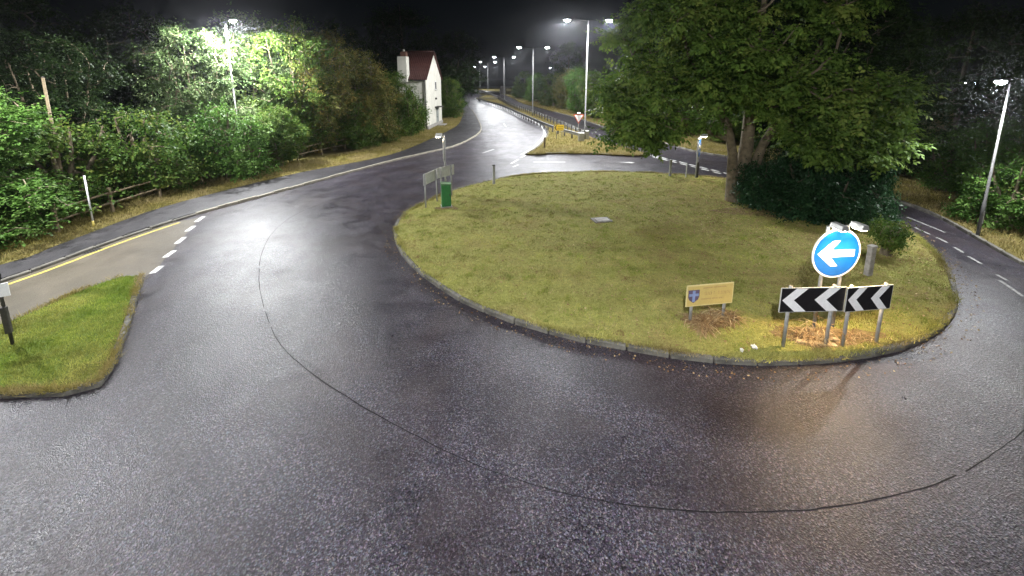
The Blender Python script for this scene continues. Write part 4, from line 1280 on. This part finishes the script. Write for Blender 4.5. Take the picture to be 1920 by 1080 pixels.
# local frame: +x towards the road, +y away; gable wall at x = 0 from y = 0 to 7, the long wall runs to x = -9
W, Lh, EV, RG = 6.6, 3.1, 5.75, 8.75
wall = MB()
wall.add([(0, 0, 0), (0, W, 0), (0, W, EV), (0, W / 2, RG), (0, 0, EV), (-Lh, 0, 0), (-Lh, W, 0), (-Lh, W, EV), (-Lh, W / 2, RG), (-Lh, 0, EV)],
         [(0, 1, 2, 3, 4), (5, 9, 8, 7, 6), (0, 4, 9, 5), (1, 6, 7, 2)])
wall.build('wall', RENDERWALL, hs)
ro = empty('roof', (0, 0, 0)); ro.parent = hs
pitch_len = math.hypot(W / 2 + 0.25, RG - EV + 0.23)
for sgn in (0, 1):
    # boarding below, then rolls of pantiles as separate courses
    e0 = Vector((0.10, -0.25 if sgn == 0 else W + 0.25, EV - 0.17))
    e1 = Vector((0.10, W / 2, RG + 0.06))
    up = (e1 - e0)
    nrm = Vector((0, -up.z, up.y)).normalized() if sgn == 0 else Vector((0, up.z, -up.y)).normalized()
    if nrm.z < 0:
        nrm = -nrm
    m = MB()
    k = nrm * 0.05
    bl = Vector((-Lh - 0.2, 0, 0))
    pts = [e0, e1, e1 + bl, e0 + bl]
    m.add([tuple(p) for p in pts] + [tuple(p + k) for p in pts], [(0, 1, 2, 3), (7, 6, 5, 4), (0, 4, 5, 1), (1, 5, 6, 2), (2, 6, 7, 3), (3, 7, 4, 0)])
    m.build('boarding', TILE, ro)
    xk = 0.0
    tile_mb = MB().tube([(0, 0, 0), tuple(up)], 0.055, 6)
    tm = tile_mb.mesh('tile_roll', TILE, True)
    x = 0.04
    while x > -Lh - 0.1:
        place('tile_roll', tm, ro, tuple(e0 + k + Vector((x, 0, 0)) - Vector((0.10, 0, 0)) + Vector((0.1, 0, 0))))
        x -= 0.22
MB().tube([(0.12, W / 2, RG + 0.13), (-Lh - 0.1, W / 2, RG + 0.13)], 0.10, 8).build('ridge', TILE, ro, True)
ch = MB().bbox((-Lh + 0.62, -0.05, (EV - 0.4 + 8.15) / 2), (1.05, 0.9, 8.15 - EV + 0.4), 0.03).build('chimney', RENDERWALL, ro)
MB().bbox((-Lh + 0.62, -0.05, 9.14), (1.25, 1.0, 0.16), 0.03).build('chimney_cap', BRICK, ch) if False else None
cc = MB().bbox((-Lh + 0.75, -0.05, 8.42), (0.62, 0.6, 0.52), 0.03).build('chimney_top', BRICK, ro)
MB().tube([(-Lh + 0.75, -0.05, 8.68), (-Lh + 0.75, -0.05, 8.95)], [0.14, 0.11], 10).build('chimney_pot', RENDERWALL, ro, True)
MB().tube([(-0.12, -0.09, 0), (-0.12, -0.09, EV - 0.2)], 0.05, 8).build('downpipe', BLACK, hs, True)
MB().box((-Lh / 2, -0.30, EV - 0.17), (Lh, 0.12, 0.10)).build('gutter', BLACK, hs)
# windows and door on the gable
def gable_window(y, z, w, h):
    f = MB().box((0.02, y, z), (0.05, w, h)).build('window', SIGNWHITE, hs)
    for s in (-1, 1):
        MB().box((0.05, y + s * w * 0.245, z), (0.012, w * 0.40, h * 0.86)).build('pane', GLASS, f)
    MB().box((0.08, y, z - h / 2 - 0.04), (0.16, w + 0.15, 0.07)).build('sill', COVER, f)
gable_window(3.9, 4.9, 0.55, 1.0)
MB().box((0.10, 3.7, 3.35), (0.2, 0.14, 0.22)).build('wall_lamp', DARKMETAL, hs)
dr = MB().box((0.02, 4.4, 1.12), (0.06, 0.95, 2.1)).build('door', plain('grey_door_paint', (0.3, 0.32, 0.3), 0.5), hs)
MB().box((0.07, 4.05, 1.1), (0.05, 0.05, 0.14)).build('handle', DARKMETAL, dr)
MB().box((0.35, 4.2, 2.35), (0.7, 1.6, 0.08)).build('porch_roof', DARKMETAL, hs)
MB().box((0.06, W / 2, 0.22), (0.10, W + 0.1, 0.44)).build('plinth', COVER, hs)
MB().box((0.55, 4.4, 0.08), (0.9, 1.4, 0.16)).build('step', COVER, hs)
f = MB().box((-1.9, -0.02, 3.9), (0.95, 0.05, 1.1)).build('window', SIGNWHITE, hs)
for s in (-1, 1):
    MB().box((-1.9 + s * 0.23, -0.05, 3.9), (0.40, 0.012, 0.95)).build('pane', GLASS, f)

# ------------------------------------------------------------------ damp night air, its scatter shaped to give the lamps halos
hz = MB().box((0, 470, 15.5), (1700, 1480, 33)).build('haze', LED, kind='stuff')
hm = bpy.data.materials.new('damp_air_halo')
hm.use_nodes = True
hm.node_tree.nodes.remove(hm.node_tree.nodes['Principled BSDF'])
hv = hm.node_tree.nodes.new('ShaderNodeVolumePrincipled')
hv.inputs['Density'].default_value = 0.0003
hv.inputs['Color'].default_value = (0.9, 0.92, 1.0, 1)
hv.inputs['Anisotropy'].default_value = 0.86
hm.node_tree.links.new(hv.outputs[0], hm.node_tree.nodes['Material Output'].inputs['Volume'])
hz.data.materials[0] = hm
